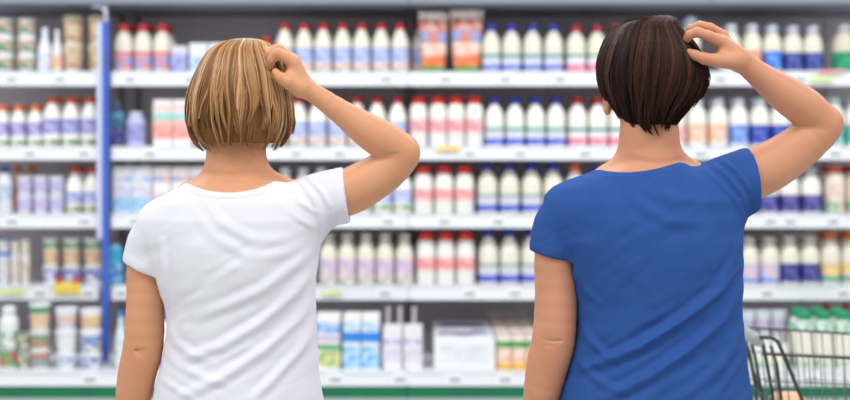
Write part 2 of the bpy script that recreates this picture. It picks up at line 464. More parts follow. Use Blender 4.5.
# -- second shelf (B)
run('B', [2, 18.5, 35], 105, 15.2, 'tall', MILK, (225, 110, 50), [(.26, .58, (200, 192, 228), (150, 140, 205)), (.05, .14, (226, 226, 200), (110, 150, 110))],
    'small orange capped bottle with purple label')
run('B', [52, 71, 90], 97, 18.5, 'tall', MILK, (218, 92, 40), [(.26, .56, (196, 196, 232), (150, 145, 210)), (.04, .14, (230, 228, 205), (110, 150, 110))],
    'larger orange capped bottle with purple label')
run('B', [117], 101, 14, 'wide', (70, 70, 110), (70, 90, 120), [(.1, .4, (60, 60, 130), (120, 120, 170)), (.45, .75, (90, 170, 190), (60, 80, 120))], 'dark blue and teal bottle right of the upright', behind=False)
run('B', [136], 112, 20, 'wide', (196, 200, 236), (214, 220, 244), [(.15, .65, (176, 176, 226), (150, 150, 215))], 'lavender bottle with sloping shoulders', behind=False)
for px, dsc in ((162.5, 'left'), (182, 'right')):
    carton('B', px, 18.5, 100, .09, (242, 238, 236), [(.16, .44, (236, 150, 140), (242, 180, 170)), (.44, .56, (242, 190, 180), None), (.56, .72, (150, 215, 205), (190, 228, 220)), (.74, .90, (246, 205, 200), (240, 225, 222))],
           '%s pink and mint striped carton on the second shelf beside the blonde hair' % dsc, toppiece=(240, 240, 240), group='pink and mint striped cartons')
run('B', [298, 317.5, 337.5, 357, 377, 397.5], 97, 18.5, 'tall', MILK, (196, 44, 48),
    [(.20, .50, (206, 212, 240), (176, 186, 232)), (.08, .18, (236, 226, 220), (235, 195, 195)), (.01, .07, (120, 165, 120), (235, 232, 220))],
    'red capped yogurt drink bottle with lavender label')
run('B', [418.5, 438, 456, 474.5], 96.5, 18.3, 'jug', MILK, (222, 44, 36), [(.28, .54, (236, 140, 150), (244, 195, 200)), (.02, .12, (236, 236, 236), None)],
    'round shouldered bottle with red cap and pink label')
run('B', [494.5, 515, 535.5, 556], 97, 19.5, 'neck', MILK, (36, 56, 165),
    [(.04, .16, (56, 80, 205), (110, 130, 225)), (.17, .31, (234, 234, 236), (215, 215, 230)), (.32, .38, (110, 180, 170), None)],
    'blue capped milk bottle with blue band')
run('B', [577.5, 598, 618.5], 97, 20, 'neck', MILK, (185, 40, 42),
    [(.04, .17, (240, 110, 150), (245, 170, 190)), (.18, .30, (240, 238, 238), None), (.31, .37, (75, 150, 140), None)],
    'red capped milk bottle with pink band')
run('B', [676], 98, 20, 'milk', MILK, (214, 218, 226), [(.08, .44, (240, 205, 205), (238, 175, 175))], 'white capped bottle with pale pink label right of the dark hair', behind=False)
run('B', [697, 718], 98, 20, 'milk', MILK, (212, 216, 226), [(.10, .46, (240, 190, 150), (240, 218, 200))], 'white capped bottle with peach label')
run('B', [738.5], 98, 20, 'milk', MILK, (212, 216, 226), [(.06, .44, (80, 130, 225), (150, 180, 235))], 'white capped bottle with sky blue label')
run('B', [759.5, 780, 800.5], 98, 20, 'milk', MILK, (208, 212, 224), [(.05, .44, (40, 60, 160), (90, 110, 200))], 'white capped bottle with royal blue label')
run('B', [834, 855], 97, 20.5, 'milk', MILK, (200, 212, 216), [(.05, .44, (60, 170, 165), (150, 210, 200))], 'white capped bottle with teal label')

# -- third shelf (C)
run('C', [5], 166, 15, 'wide', (232, 236, 240), (50, 80, 150), [(.25, .6, (210, 220, 230), (180, 200, 220))], 'blue capped white bottle at the left frame edge', behind=False)
stack('C', 25, 15.5, [(177, 195.5), (195.5, 214)], [(228, 228, 236)], (205, 215, 228), [[(.15, .8, (212, 206, 232), (190, 180, 222))]], 'lavender tub in the first stack from the left')
stack('C', 41, 15.5, [(177, 195.5), (195.5, 214)], [(228, 228, 236)], (205, 215, 228), [[(.15, .8, (216, 206, 230), (196, 180, 222))]], 'lavender tub in the second stack from the left')
stack('C', 57, 15.5, [(177, 195.5), (195.5, 214)], [(228, 228, 236)], (205, 215, 228), [[(.15, .8, (208, 206, 234), (186, 180, 224))]], 'lavender tub in the third stack from the left')
for k, px in enumerate((18, 32)):
    run('C', [px], 165, 13, 'milk', (235, 200, 170), (220, 120, 60), [(.1, .5, (230, 150, 100), None)], '%s orange capped bottle behind the lavender tubs' % ('left' if k == 0 else 'right'), Yf=SD+.12, behind=False)
run('C', [75, 92.5], 167, 17.5, 'tall', MILK, (205, 40, 44), [(.22, .46, (150, 150, 215), (196, 200, 235)), (.04, .16, (236, 210, 185), (130, 160, 120))], 'red capped bottle with violet label', where='by the upright')
for k, px in enumerate((122.5, 142)):
    carton('C', px, 18.6, 167, .09, (240, 240, 242), [(.04, .34, (175, 212, 240), (150, 195, 235)), (.36, .60, (228, 226, 238), (205, 205, 230)), (.66, .82, (150, 190, 236), (235, 225, 230))],
           '%s white carton with blue stripes on the third shelf' % ('left' if k == 0 else 'right'), toppiece=(235, 235, 240), group='white cartons with blue stripes')
for k, px in enumerate((161.5, 180, 198, 216)):
    carton('C', px, 17.2, 167.5, .09, (242, 238, 238), [(.05, .45, (238, 210, 210), (225, 200, 215)), (.68, .84, (240, 190, 165), (150, 175, 225))],
           '%s white carton with peach stripe from the left, behind the white shoulder' % ORD[k], toppiece=(235, 235, 240), group='white cartons with peach stripe')
run('C', [267, 285, 303, 321], 168, 17, 'milk', MILK, (214, 216, 222), [(.1, .44, (236, 226, 230), (200, 205, 235))], 'small white capped bottle behind the white shirt', behind=False)
run('C', [362, 382.5, 402.5], 167, 19.5, 'tall', MILK, (200, 60, 60), [(.22, .52, (176, 186, 232), (205, 212, 240)), (.08, .18, (236, 226, 220), (110, 170, 110))],
    'yogurt drink bottle with blue label under the bent elbow')
run('C', [423.5, 444, 464.5], 166.5, 19.8, 'jug', MILK, (222, 44, 36), [(.28, .52, (240, 150, 150), (246, 195, 195))], 'round shouldered bottle with red cap and pink label')
run('C', [487.5, 509.5, 531.5, 553], 163.5, 20.3, 'neck', (240, 234, 218), (36, 56, 160),
    [(.05, .17, (58, 82, 200), (100, 120, 220)), (.18, .32, (230, 230, 232), (214, 212, 226)), (.33, .39, (165, 185, 180), None)],
    'blue capped milk bottle with blue band')
run('C', [575], 164, 20, 'neck', MILK, (226, 90, 50), [(.05, .17, (240, 130, 120), None)], 'orange capped bottle behind the blue shoulder', behind=False)
run('C', [768, 789, 810.5], 167, 20.5, 'milk', MILK, (190, 190, 200), [(.04, .40, (52, 52, 130), (110, 105, 175))], 'pale capped bottle with dark violet label')
run('C', [834.5, 856], 166, 20.5, 'wide', (238, 230, 214), (214, 84, 44), [(.04, .24, (90, 190, 160), (235, 200, 180)), (.26, .62, (236, 200, 185), (240, 225, 215))], 'orange capped cream bottle with peach and green label')

# -- fourth shelf (D)
stack('D', 4, 14, [(240, 254), (254, 286)], [(214, 220, 228)], (60, 100, 190), [[(.1, .8, (190, 205, 225), (226, 220, 214))]], 'blue lidded jar at the left frame edge')
stack('D', 15.5, 10, [(243, 257), (257, 286)], [(226, 222, 214)], (220, 220, 224), [[(.1, .8, (206, 200, 196), (226, 214, 196))]], 'narrow grey jar right of the blue lidded jar')
stack('D', 25.5, 10, [(241, 257), (257, 286)], [(232, 226, 216)], (226, 226, 230), [[(.1, .8, (224, 214, 200), (200, 190, 180))]], 'narrow cream jar second from the empty gap')
for i, px in enumerate((51, 72, 93.5)):
    stack('D', px, (16, 18, 19)[i], [(240, 268.5), (268.5, 286)], [(236, 236, 240), (232, 224, 212)], (222, 224, 226),
          [[(.15, .85, (90, 95, 190), (236, 232, 238))], [(.1, .55, (214, 170, 130), (226, 200, 172)), (.62, .84, (90, 150, 105), (170, 190, 160))]],
          'cup in the %s pudding stack' % ('left', 'middle', 'right')[i])
run('D', [116], 237, 13.5, 'wide', (110, 190, 225), (120, 90, 90), [(.1, .45, (70, 130, 200), (150, 200, 235)), (.5, .75, (60, 170, 210), None)], 'blue and turquoise bottle right of the upright', behind=False)
run('D', [328.5, 347, 366, 385, 404.5], 233, 18.4, 'milk', CREAM, (196, 190, 182), [(.22, .50, (180, 185, 228), (236, 205, 210)), (.08, .20, (226, 222, 214), (215, 190, 200)), (.01, .07, (120, 165, 120), (235, 232, 220))],
    'grey capped milk bottle with violet label', skip=(4,))
run('D', [426, 445.5, 465.5], 232, 19.4, 'jug', MILK, (222, 48, 40), [(.28, .52, (240, 140, 140), (246, 190, 190))], 'round shouldered bottle with red cap and pink label')
run('D', [488.5, 509.5, 531], 229, 20.2, 'neck', (240, 236, 222), (40, 58, 160),
    [(.05, .17, (52, 78, 195), (100, 120, 220)), (.18, .32, (230, 230, 234), (214, 212, 226)), (.33, .39, (165, 190, 175), None)],
    'blue capped milk bottle with blue band')
run('D', [749, 769.5], 237, 19.8, 'milk', CREAM, (208, 202, 194), [(.05, .12, (70, 140, 230), None), (.12, .44, (190, 200, 236), (236, 200, 205))], 'pale capped bottle with light blue label')
run('D', [789.5, 809.5], 236, 19.8, 'milk', CREAM, (206, 200, 194), [(.05, .44, (40, 44, 118), (95, 95, 165))], 'pale capped bottle with navy label')
run('D', [830, 850.5], 232, 20, 'milk', CREAM, (214, 112, 50), [(.06, .16, (70, 170, 200), (110, 180, 120)), (.16, .42, (240, 190, 170), (236, 225, 140))], 'orange capped bottle with many coloured label')

# -- goods that stand behind the two women
BLB = [(.05, .17, (58, 82, 200), (100, 120, 220)), (.18, .32, (230, 230, 232), (214, 212, 226))]
PKB = [(.04, .17, (240, 110, 150), (245, 170, 190)), (.18, .30, (240, 238, 238), None)]
NVB = [(.05, .44, (40, 44, 118), (95, 95, 165))]
run('A', [637.5, 658], 25, 19, 'neck', CREAM, (165, 40, 48), PKB, 'pink banded bottle hidden by the dark hair', behind=False)
run('A', [232, 247], 44, 12.5, 'tall', CREAM, (200, 38, 42), LAV, 'slim red capped bottle hidden by the blonde hair', behind=False)
run('B', [638.5, 657], 98, 18, 'neck', MILK, (185, 40, 42), PKB, 'pink banded bottle hidden by the dark hair', behind=False)
run('B', [203, 221, 240, 259, 278], 98, 17, 'tall', MILK, (196, 44, 48), LAV, 'lavender labelled bottle hidden by the blonde hair', behind=False)
run('C', [596, 617, 638, 659, 680, 701, 722, 745], 166, 20, 'neck', MILK, (36, 56, 160), BLB, 'blue banded bottle hidden by the blue shirt', behind=False)
run('C', [235, 251, 339], 170, 15, 'milk', MILK, (214, 216, 222), LAV, 'small bottle hidden by the white shirt', behind=False)
run('D', [552, 573, 594, 615, 636, 657], 230, 20, 'neck', MILK, (40, 58, 160), BLB, 'blue banded bottle hidden by the blue shirt', behind=False)
run('D', [679, 702, 725], 236, 20, 'milk', CREAM, (206, 200, 194), NVB, 'navy labelled bottle hidden by the blue shirt', behind=False)
run('D', [136, 155, 174, 193, 212, 231, 250, 269, 288, 307], 234, 17.5, 'milk', CREAM, (196, 190, 182), LAV, 'lavender labelled bottle hidden by the white shirt', behind=False)
run('E', [145, 168, 191, 214, 237, 260, 283], 312, 20, 'wide', WHITE, (60, 130, 200), BLB, 'wide white bottle hidden by the white shirt', behind=False)
run('E', [560, 583, 606, 629, 652, 675, 698, 721], 314, 20, 'wide', WHITE, (0, 150, 100), [(.1, .5, (236, 232, 214), (110, 185, 130))], 'wide cream bottle hidden by the blue shirt', behind=False)

# -- bottom shelf (E)
YE = SDE
run('E', [9], 306, 20, 'wide', (232, 236, 238), (224, 228, 232), [(.05, .3, (216, 90, 110), (110, 170, 110)), (.32, .6, (120, 175, 140), (236, 236, 236))], 'white jug with red and green print at the left edge', behind=False)
stack('E', 23.5, 13, [(335, 352), (352, 372)], [(206, 214, 206)], (110, 120, 110), [[(.1, .85, (100, 150, 110), (226, 200, 190))]], 'small dark green cup between jug and tubs')
stack('E', 40, 21, [(307, 335), (335, 353), (353, 372)], [(232, 230, 222)], (222, 226, 226),
      [[(.12, .85, (200, 130, 110), (120, 180, 190))], [(.12, .85, (120, 170, 130), (206, 140, 120))], [(.1, .6, (230, 190, 150), (236, 210, 180)), (.65, .86, (80, 150, 110), None)]],
      'printed tub in the stack with green band')
stack('E', 66.5, 22, [(312, 334), (334, 357.5), (357.5, 372)], [(236, 238, 240)], (232, 234, 240),
      [[(.25, .8, (150, 175, 225), (226, 226, 236))], [(.75, .9, (226, 230, 238), None)], [(.1, .7, (230, 195, 165), (214, 218, 236))]], 'white tub in the stack second from the upright', taper=.74)
stack('E', 91, 21, [(313, 334), (334, 357.5), (357.5, 372)], [(236, 236, 240)], (236, 236, 240),
      [[(.1, .8, (60, 80, 170), (226, 226, 236))], [(.1, .8, (90, 140, 210), (236, 226, 214))], [(.1, .7, (236, 200, 140), (214, 190, 160))]], 'blue and cream tub in the stack next to the upright', taper=.8)
run('E', [121], 311, 12, 'slim', (214, 230, 232), (60, 130, 200), [(.1, .5, (226, 236, 234), (190, 215, 225))], 'white pump bottle with blue top beside the bare forearm', behind=False)
for px, w, lo, up_, d in ((328, 24, [(.08, .72, (236, 226, 170), (150, 190, 120)), (.76, .96, (90, 170, 100), None)], [(.06, .30, (225, 200, 210), (180, 200, 235)), (.36, .72, (110, 170, 235), (190, 210, 240))], 'left'),
                          (352, 17.5, [(.08, .9, (110, 190, 240), (200, 226, 245))], [(.04, .40, (60, 150, 235), (40, 130, 225)), (.44, .74, (130, 195, 240), (220, 235, 245))], 'middle'),
                          (370.5, 17.5, [(.08, .9, (100, 185, 240), (200, 226, 245))], [(.04, .40, (60, 150, 235), (40, 130, 225)), (.44, .74, (130, 195, 240), (215, 230, 245))], 'right')):
    _, zt = carton('E', px, w, 343.5, .11, (240, 242, 244), lo, 'lower carton of the %s stack beside the white shirt on the bottom shelf' % d, Yf=YE)
    carton('E', px, w, 315, .11, (242, 242, 240), up_, 'upper blue carton of the %s stack beside the white shirt on the bottom shelf' % d, base=zt+.0005, Yf=YE)
for k, px in enumerate((392.5, 413)):
    carton('E', px, 18.5, 327, .10, (236, 234, 240), [(.58, .72, (170, 165, 222), (226, 222, 238)), (.2, .5, (232, 226, 236), (220, 212, 230))],
           '%s white carton with violet stripe on the bottom shelf' % ('left' if k == 0 else 'right'), Yf=YE, group='white cartons with violet stripe')
run('E', [388, 400, 414], 307, 9.5, 'slim', (206, 200, 206), (206, 200, 204), [(.3, .6, (190, 182, 196), None)], 'grey slender bottle behind the violet striped cartons', Yf=SDE+.14, behind=False)

# white multipack tray
def white_multipack():
    Y0, Y1 = SDE, 6.02; x0, x1 = (434-CX)*Y0/F, (495.5-CX)*Y0/F; cx = (x0+x1)/2
    zt = EYE-(339-HY)*Y0/F; z0 = SZ['E']; H = zt-z0; W = x1-x0
    root = empty('multipack_box', (cx, Y0, z0)); tag(root, 'white multipack tray of yogurts with dark pictures on top, bottom shelf', 'box')
    MB().box(-W/2, W/2, 0, Y1-Y0, 0, H, .005).build('box_body', pcol((240, 241, 244), .4), root)
    for i, (u, v) in enumerate(((-.52, .30), (.02, .26), (.50, .34), (-.50, .72), (0.0, .74), (.48, .70))):
        o = MB().lathe([(.052, H), (.052, H+.0015), (.050, H+.002)], 24, u*W/2, v*(Y1-Y0)).build('foil_lid', print_mat((170, 168, 200), (84, 82, 126), 20), root); smooth_by_angle(o)
    for s in (-1, 1):
        MB().box(-W/2+.004 if s < 0 else W/2-.012, -W/2+.012 if s < 0 else W/2-.004, .01, Y1-Y0-.01, H-.002, H+.003).build('side_flap', pcol((244, 244, 246), .4), root)
    MB().box(-W/2+.03, W/2-.03, -.0008, 0.0, .03, H-.03).build('front_panel', print_mat((236, 237, 242), (222, 224, 234), 12), root)
white_multipack()
# deep carton rows (three long packs side by side, tops running back)
for k, (pa, pb) in enumerate(((497, 511.5), (512, 526), (526.5, 541))):
    Y0 = SDE; W = (pb-pa)*Y0/F-.003
    for j in range(4):
        Yj = Y0+j*.225
        z0 = SZ['E']; H = EYE-(338.5-HY)*Y0/F-z0
        def fn():
            root = empty('carton')
            MB().box(-W/2, W/2, 0, .215, 0, H, .003).build('carton_body', pcol((244, 232, 226), .4), root)
            MB().box(-W/2-.0006, W/2+.0006, -.0006, .2156, .002, H*.22).build('orange_band', print_mat((240, 180, 70), (246, 210, 130), 18), root)
            MB().box(-W/2-.0006, W/2+.0006, -.0006, .2156, H*.24, H*.66).build('picture_band', print_mat((246, 226, 216), (238, 180, 150), 20), root)
            MB().box(-W/2-.0006, W/2+.0006, -.0006, .2156, H*.70, H*.92).build('green_band', print_mat((110, 175, 70), (60, 150, 90), 24), root)
            MB().box(-W*.42, W*.42, .02, .195, H, H+.0008).build('top_print', print_mat((244, 234, 226), (232, 176, 140), 10), root)
            return root
        place(('deep', k, W), fn, (pa+pb)/2, z0, Y0, 'carton',
              '%s orange and green carton from the white tray, %s in its row' % (ORD[k], ('front', 'second back', 'third back', 'rearmost')[j]), 'carton',
              'orange and green cartons on the bottom shelf', 0.0).location = (((pa+pb)/2-CX)*Y0/F, Yj, z0)
# right end of the bottom shelf
for k, px in enumerate((747, 763, 779)):
    stack('E', px, 15.5, [(322, 372)], [(232, 236, 240)], (214, 226, 230), [[(.55, .85, (226, 230, 236), (170, 150, 190)), (.1, .5, (236, 236, 232), (226, 222, 210))]],
          '%s white tub from the blue shirt behind the trolley' % ORD[k], taper=.9, Yf=SDE+.20)
carton('E', 766, 44, 345, .16, (238, 238, 236), [(.08, .3, (110, 190, 140), (236, 232, 210)), (.32, .5, (240, 236, 214), None)], 'low white carton with green edge behind the trolley handle', Yf=SDE+.01)
run('E', [804, 823.5, 843.5], 311, 19.6, 'jug', (242, 240, 232), (0, 150, 100), [(.66, .82, (20, 160, 110), (226, 240, 232)), (.28, .6, (238, 232, 210), (244, 240, 228)), (.02, .14, (60, 165, 110), (236, 236, 226))],
    'green capped milk jug behind the trolley')
run('E', [826, 846], 304, 13, 'milk', (206, 120, 110), (165, 48, 52), [(.3, .6, (190, 80, 80), None)], 'dark red capped bottle behind the green jugs', Yf=SDE+.36, behind=False)
# promotional cards on the rails
def promo(px, py, w, h, col, label, Yq=YF-.012):
    x = (px-CX)*Yq/F; z = EYE-(py-HY)*Yq/F; W = w*Yq/F; H = h*Yq/F
    r = empty('promo_card', (x, Yq, z)); tag(r, label, 'card')
    MB().box(-W/2, W/2, -.002, .0015, -H/2, H/2).build('card_sheet', pcol(col[0]), r)
    MB().box(-W/2*.8, W/2*.8, -.0028, -.0019, -H*.3, H*.2).build('card_print', print_mat(col[1], col[2], 30), r)
promo(67, 288, 26, 12, ((246, 224, 90), (248, 226, 100), (240, 190, 90)), 'yellow promotional price card on the fourth shelf rail')
promo(59, 280.5, 8, 5, ((226, 60, 70), (240, 120, 120), (226, 60, 70)), 'small red tab left above the yellow price card')
promo(76, 280.5, 8, 5, ((226, 60, 70), (240, 120, 120), (226, 60, 70)), 'small red tab right above the yellow price card')
promo(12, 292, 24, 6, ((226, 236, 170), (232, 240, 190), (190, 215, 120)), 'pale green strip card at the left of the fourth shelf rail')
promo(448, 148.5, 23, 6.5, ((246, 232, 150), (246, 236, 170), (226, 160, 140)), 'pale yellow card on the second shelf rail under pink labels')
promo(332, 293, 20, 6, ((226, 236, 190), (232, 240, 200), (200, 225, 150)), 'pale green strip card on the rail beside the white shirt')
promo(822, 79, 24, 6, ((236, 244, 190), (226, 240, 160), (200, 225, 150)), 'pale lime strip card on the top shelf rail at the right')
promo(832, 71.5, 26, 3.5, ((240, 170, 180), (240, 150, 165), (246, 200, 200)), 'thin pink strip on the top shelf rail under the green label')

# ------------------------------------------------------------------ shopping trolley
def trolley():
    M_wire = mat('chrome_wire', srgb(120, 124, 118), .32, metal=.85)
    M_tube = mat('dark_frame_tube', srgb(72, 78, 76), .35, metal=.6)
    M_grip = mat('grey_handle_plastic', srgb(150, 158, 160), .35)
    M_rub = mat('wheel_rubber', srgb(45, 45, 48), .6)
    YN, YFar = 2.90, 3.34; L = 0.84
    X0 = (762-CX)*YN/F; ZR = EYE-(354-HY)*YN/F; zr = lambda u: ZR-.055*u
    zb = .46
    root = empty('shopping_trolley', (X0, (YN+YFar)/2, 0)); tag(root, 'wire shopping trolley with grey handle right of the blue shirted woman', 'trolley')
    B = np.array([X0, (YN+YFar)/2, 0])
    w2 = (YFar-YN)/2
    def sec(u, h):  # half width of the basket: narrows towards the nose and the bottom
        return w2*(1-.16*u/L)*(1-.16*(1-h))
    def pt(u, s, h):
        """u along the basket, s -1 near / +1 far, h 0 bottom 1 rim"""
        uu = .05*(1-h)+u*(1-.10*(1-h)/1.0)
        zbot = zb+.06*u/L
        return (uu, s*sec(u, h), zbot+(zr(u)-zbot)*h)
    us = np.linspace(0, L, 30)
    for s, nm in ((-1, 'near_side_grid'), (1, 'far_side_grid')):
        m = MB()
        for u in us: m.tube([pt(u, s, h) for h in (0, .5, 1)], .0017, 5)
        for h in (.12, .30, .48, .66, .84): m.tube([pt(u, s, h) for u in np.linspace(0, L, 12)], .0017, 5)
        m.build(nm, M_wire, root, True)
    m = MB()
    for v in np.linspace(-1, 1, 15): m.tube([pt(L, v, h) for h in (0, .5, 1)], .0017, 5)
    for h in (.12, .30, .48, .66, .84): m.tube([pt(L, v, h) for v in (-1, 0, 1)], .0017, 5)
    m.build('nose_grid', M_wire, root, True)
    m = MB()
    for u in us: m.tube([pt(u, -1, 0), pt(u, 1, 0)], .0017, 5)
    for v in np.linspace(-1, 1, 9): m.tube([pt(0, v, 0), pt(L, v, 0)], .0022, 5)
    m.build('floor_grid', M_wire, root, True)
    rim = [pt(u, -1, 1) for u in np.linspace(0, L, 10)]+[pt(L, v, 1) for v in (-.5, 0, .5)]+[pt(u, 1, 1) for u in np.linspace(L, 0, 10)]
    MB().tube(rim, .0033, 8).build('rim', M_tube, root, True)
    MB().tube([pt(0, -1, 0), pt(L, -1, 0), pt(L, 1, 0), pt(0, 1, 0)], .004, 8, True).build('lower_rim', M_tube, root, True)
    # handle across the rear end
    hx, hz = (764-CX)*YN/F-X0, EYE-(342-HY)*YN/F
    o = MB().tube([(hx-.012, -w2+.005, hz+.002), (hx-.012, -w2+.02, hz+.002), (hx-.012, w2-.02, hz+.002), (hx-.012, w2-.005, hz+.002)], [.012, .0165, .0165, .012], 14).build('handle', M_grip, root); smooth_by_angle(o, 45)
    for s in (-1, 1):
        o = MB().tube([(hx-.012, s*(w2-.006), hz), (hx-.012, s*(w2+.006), hz)], .0105, 12).build('handle_clamp', M_grip, root); smooth_by_angle(o, 45)
        pts = [(hx-.012, s*(w2+.004), hz+.012), (hx+.016, s*(w2+.006), hz+.012), (hx+.032, s*(w2+.006), hz+.002), (hx+.042, s*(w2+.006), hz-.02),
               (hx+.092, s*(w2+.004), hz-.14), (hx+.16, s*w2*.9, hz-.36), (hx+.20, s*w2*.86, .42), (hx+.30, s*w2*.86, .20), (hx+.33, s*w2*.88, .13)]
        o = MB().tube(pts, .0048, 8).build('frame_tube', M_tube, root, True)
    # rear gate with the folded child seat
    g = MB().tube([(hx+.0, -w2+.012, hz), (hx+.010, -w2+.014, hz-.05), (hx+.026, -w2+.02, hz-.13), (hx+.05, -w2+.03, .50),
                   (hx+.05, w2-.03, .50), (hx+.026, w2-.02, hz-.13), (hx+.010, w2-.014, hz-.05), (hx, w2-.012, hz)], .0045, 8).build('gate_frame', M_tube, root, True)
    g = MB()
    g.tube([(hx+.018, -w2+.004, hz-.010), (hx+.034, -w2+.008, hz-.06), (hx+.045, -w2+.012, hz-.14), (hx+.075, -w2+.02, .56), (hx+.075, w2-.02, .56), (hx+.045, w2-.012, hz-.14), (hx+.018, w2-.004, hz-.010)], .0045, 8)
    g.build('seat_frame', M_tube, root, True)
    g = MB()
    for y in np.linspace(-w2+.16, w2-.05, 5):
        g.tube([(hx+.006, y, hz-.004), (hx+.022, y, hz-.06), (hx+.04, y, hz-.16), (hx+.06, y, .50)], .0042, 6)
    for zz in (hz-.155, hz-.26):
        g.tube([(hx+.03, -w2+.02, zz+.01), (hx+.033, -w2+.05, zz), (hx+.033, w2-.05, zz), (hx+.03, w2-.02, zz+.01)], .003, 6)
    g.build('gate_bars', M_tube, root, True)
    # undercarriage
    MB().tube([(.20, -w2*.86, .14), (.95, -w2*.55, .14), (.95, w2*.55, .14), (.20, w2*.86, .14)], .009, 8, True).build('chassis', M_tube, root, True)
    for u, v in ((.26, -.84), (.26, .84), (.9, -.58), (.9, .58)):
        w = MB(); yy = v*w2
        w.box(u-.012, u+.012, yy-.018, yy+.018, .085, .135, .003)
        f = w.build('caster', M_tube, root)
        mb = MB(); n = 20; V = []; Fs = []
        for sy in (-.013, .013):
            for j in range(n): V.append((u+.058*math.cos(2*math.pi*j/n), yy+sy, .058+.058*math.sin(2*math.pi*j/n)))
        for j in range(n): Fs.append((j, (j+1) % n, n+(j+1) % n, n+j))
        Fs += [tuple(range(n)), tuple(range(2*n-1, n-1, -1))]
        mb.add(V, Fs).build('wheel', M_rub, f)
    return root, pt, zb
trol, tpt, tzb = trolley()
pk = empty('paper_package', (((790-CX)*3.10/F), 3.12, .474)); tag(pk, 'peach coloured paper package lying in the trolley at the frame bottom', 'package')
MB().box(-.042, .042, -.035, .035, 0, EYE-(396-HY)*3.085/F-.474, .012).build('wrapper', mat('peach_paper', srgb(232, 180, 150), .6, bump=(30, .3)), pk)
MB().box(-.0425, .0425, -.0355, .0355, .08, .16).build('wrapper_band', pcol((240, 214, 196)), pk)

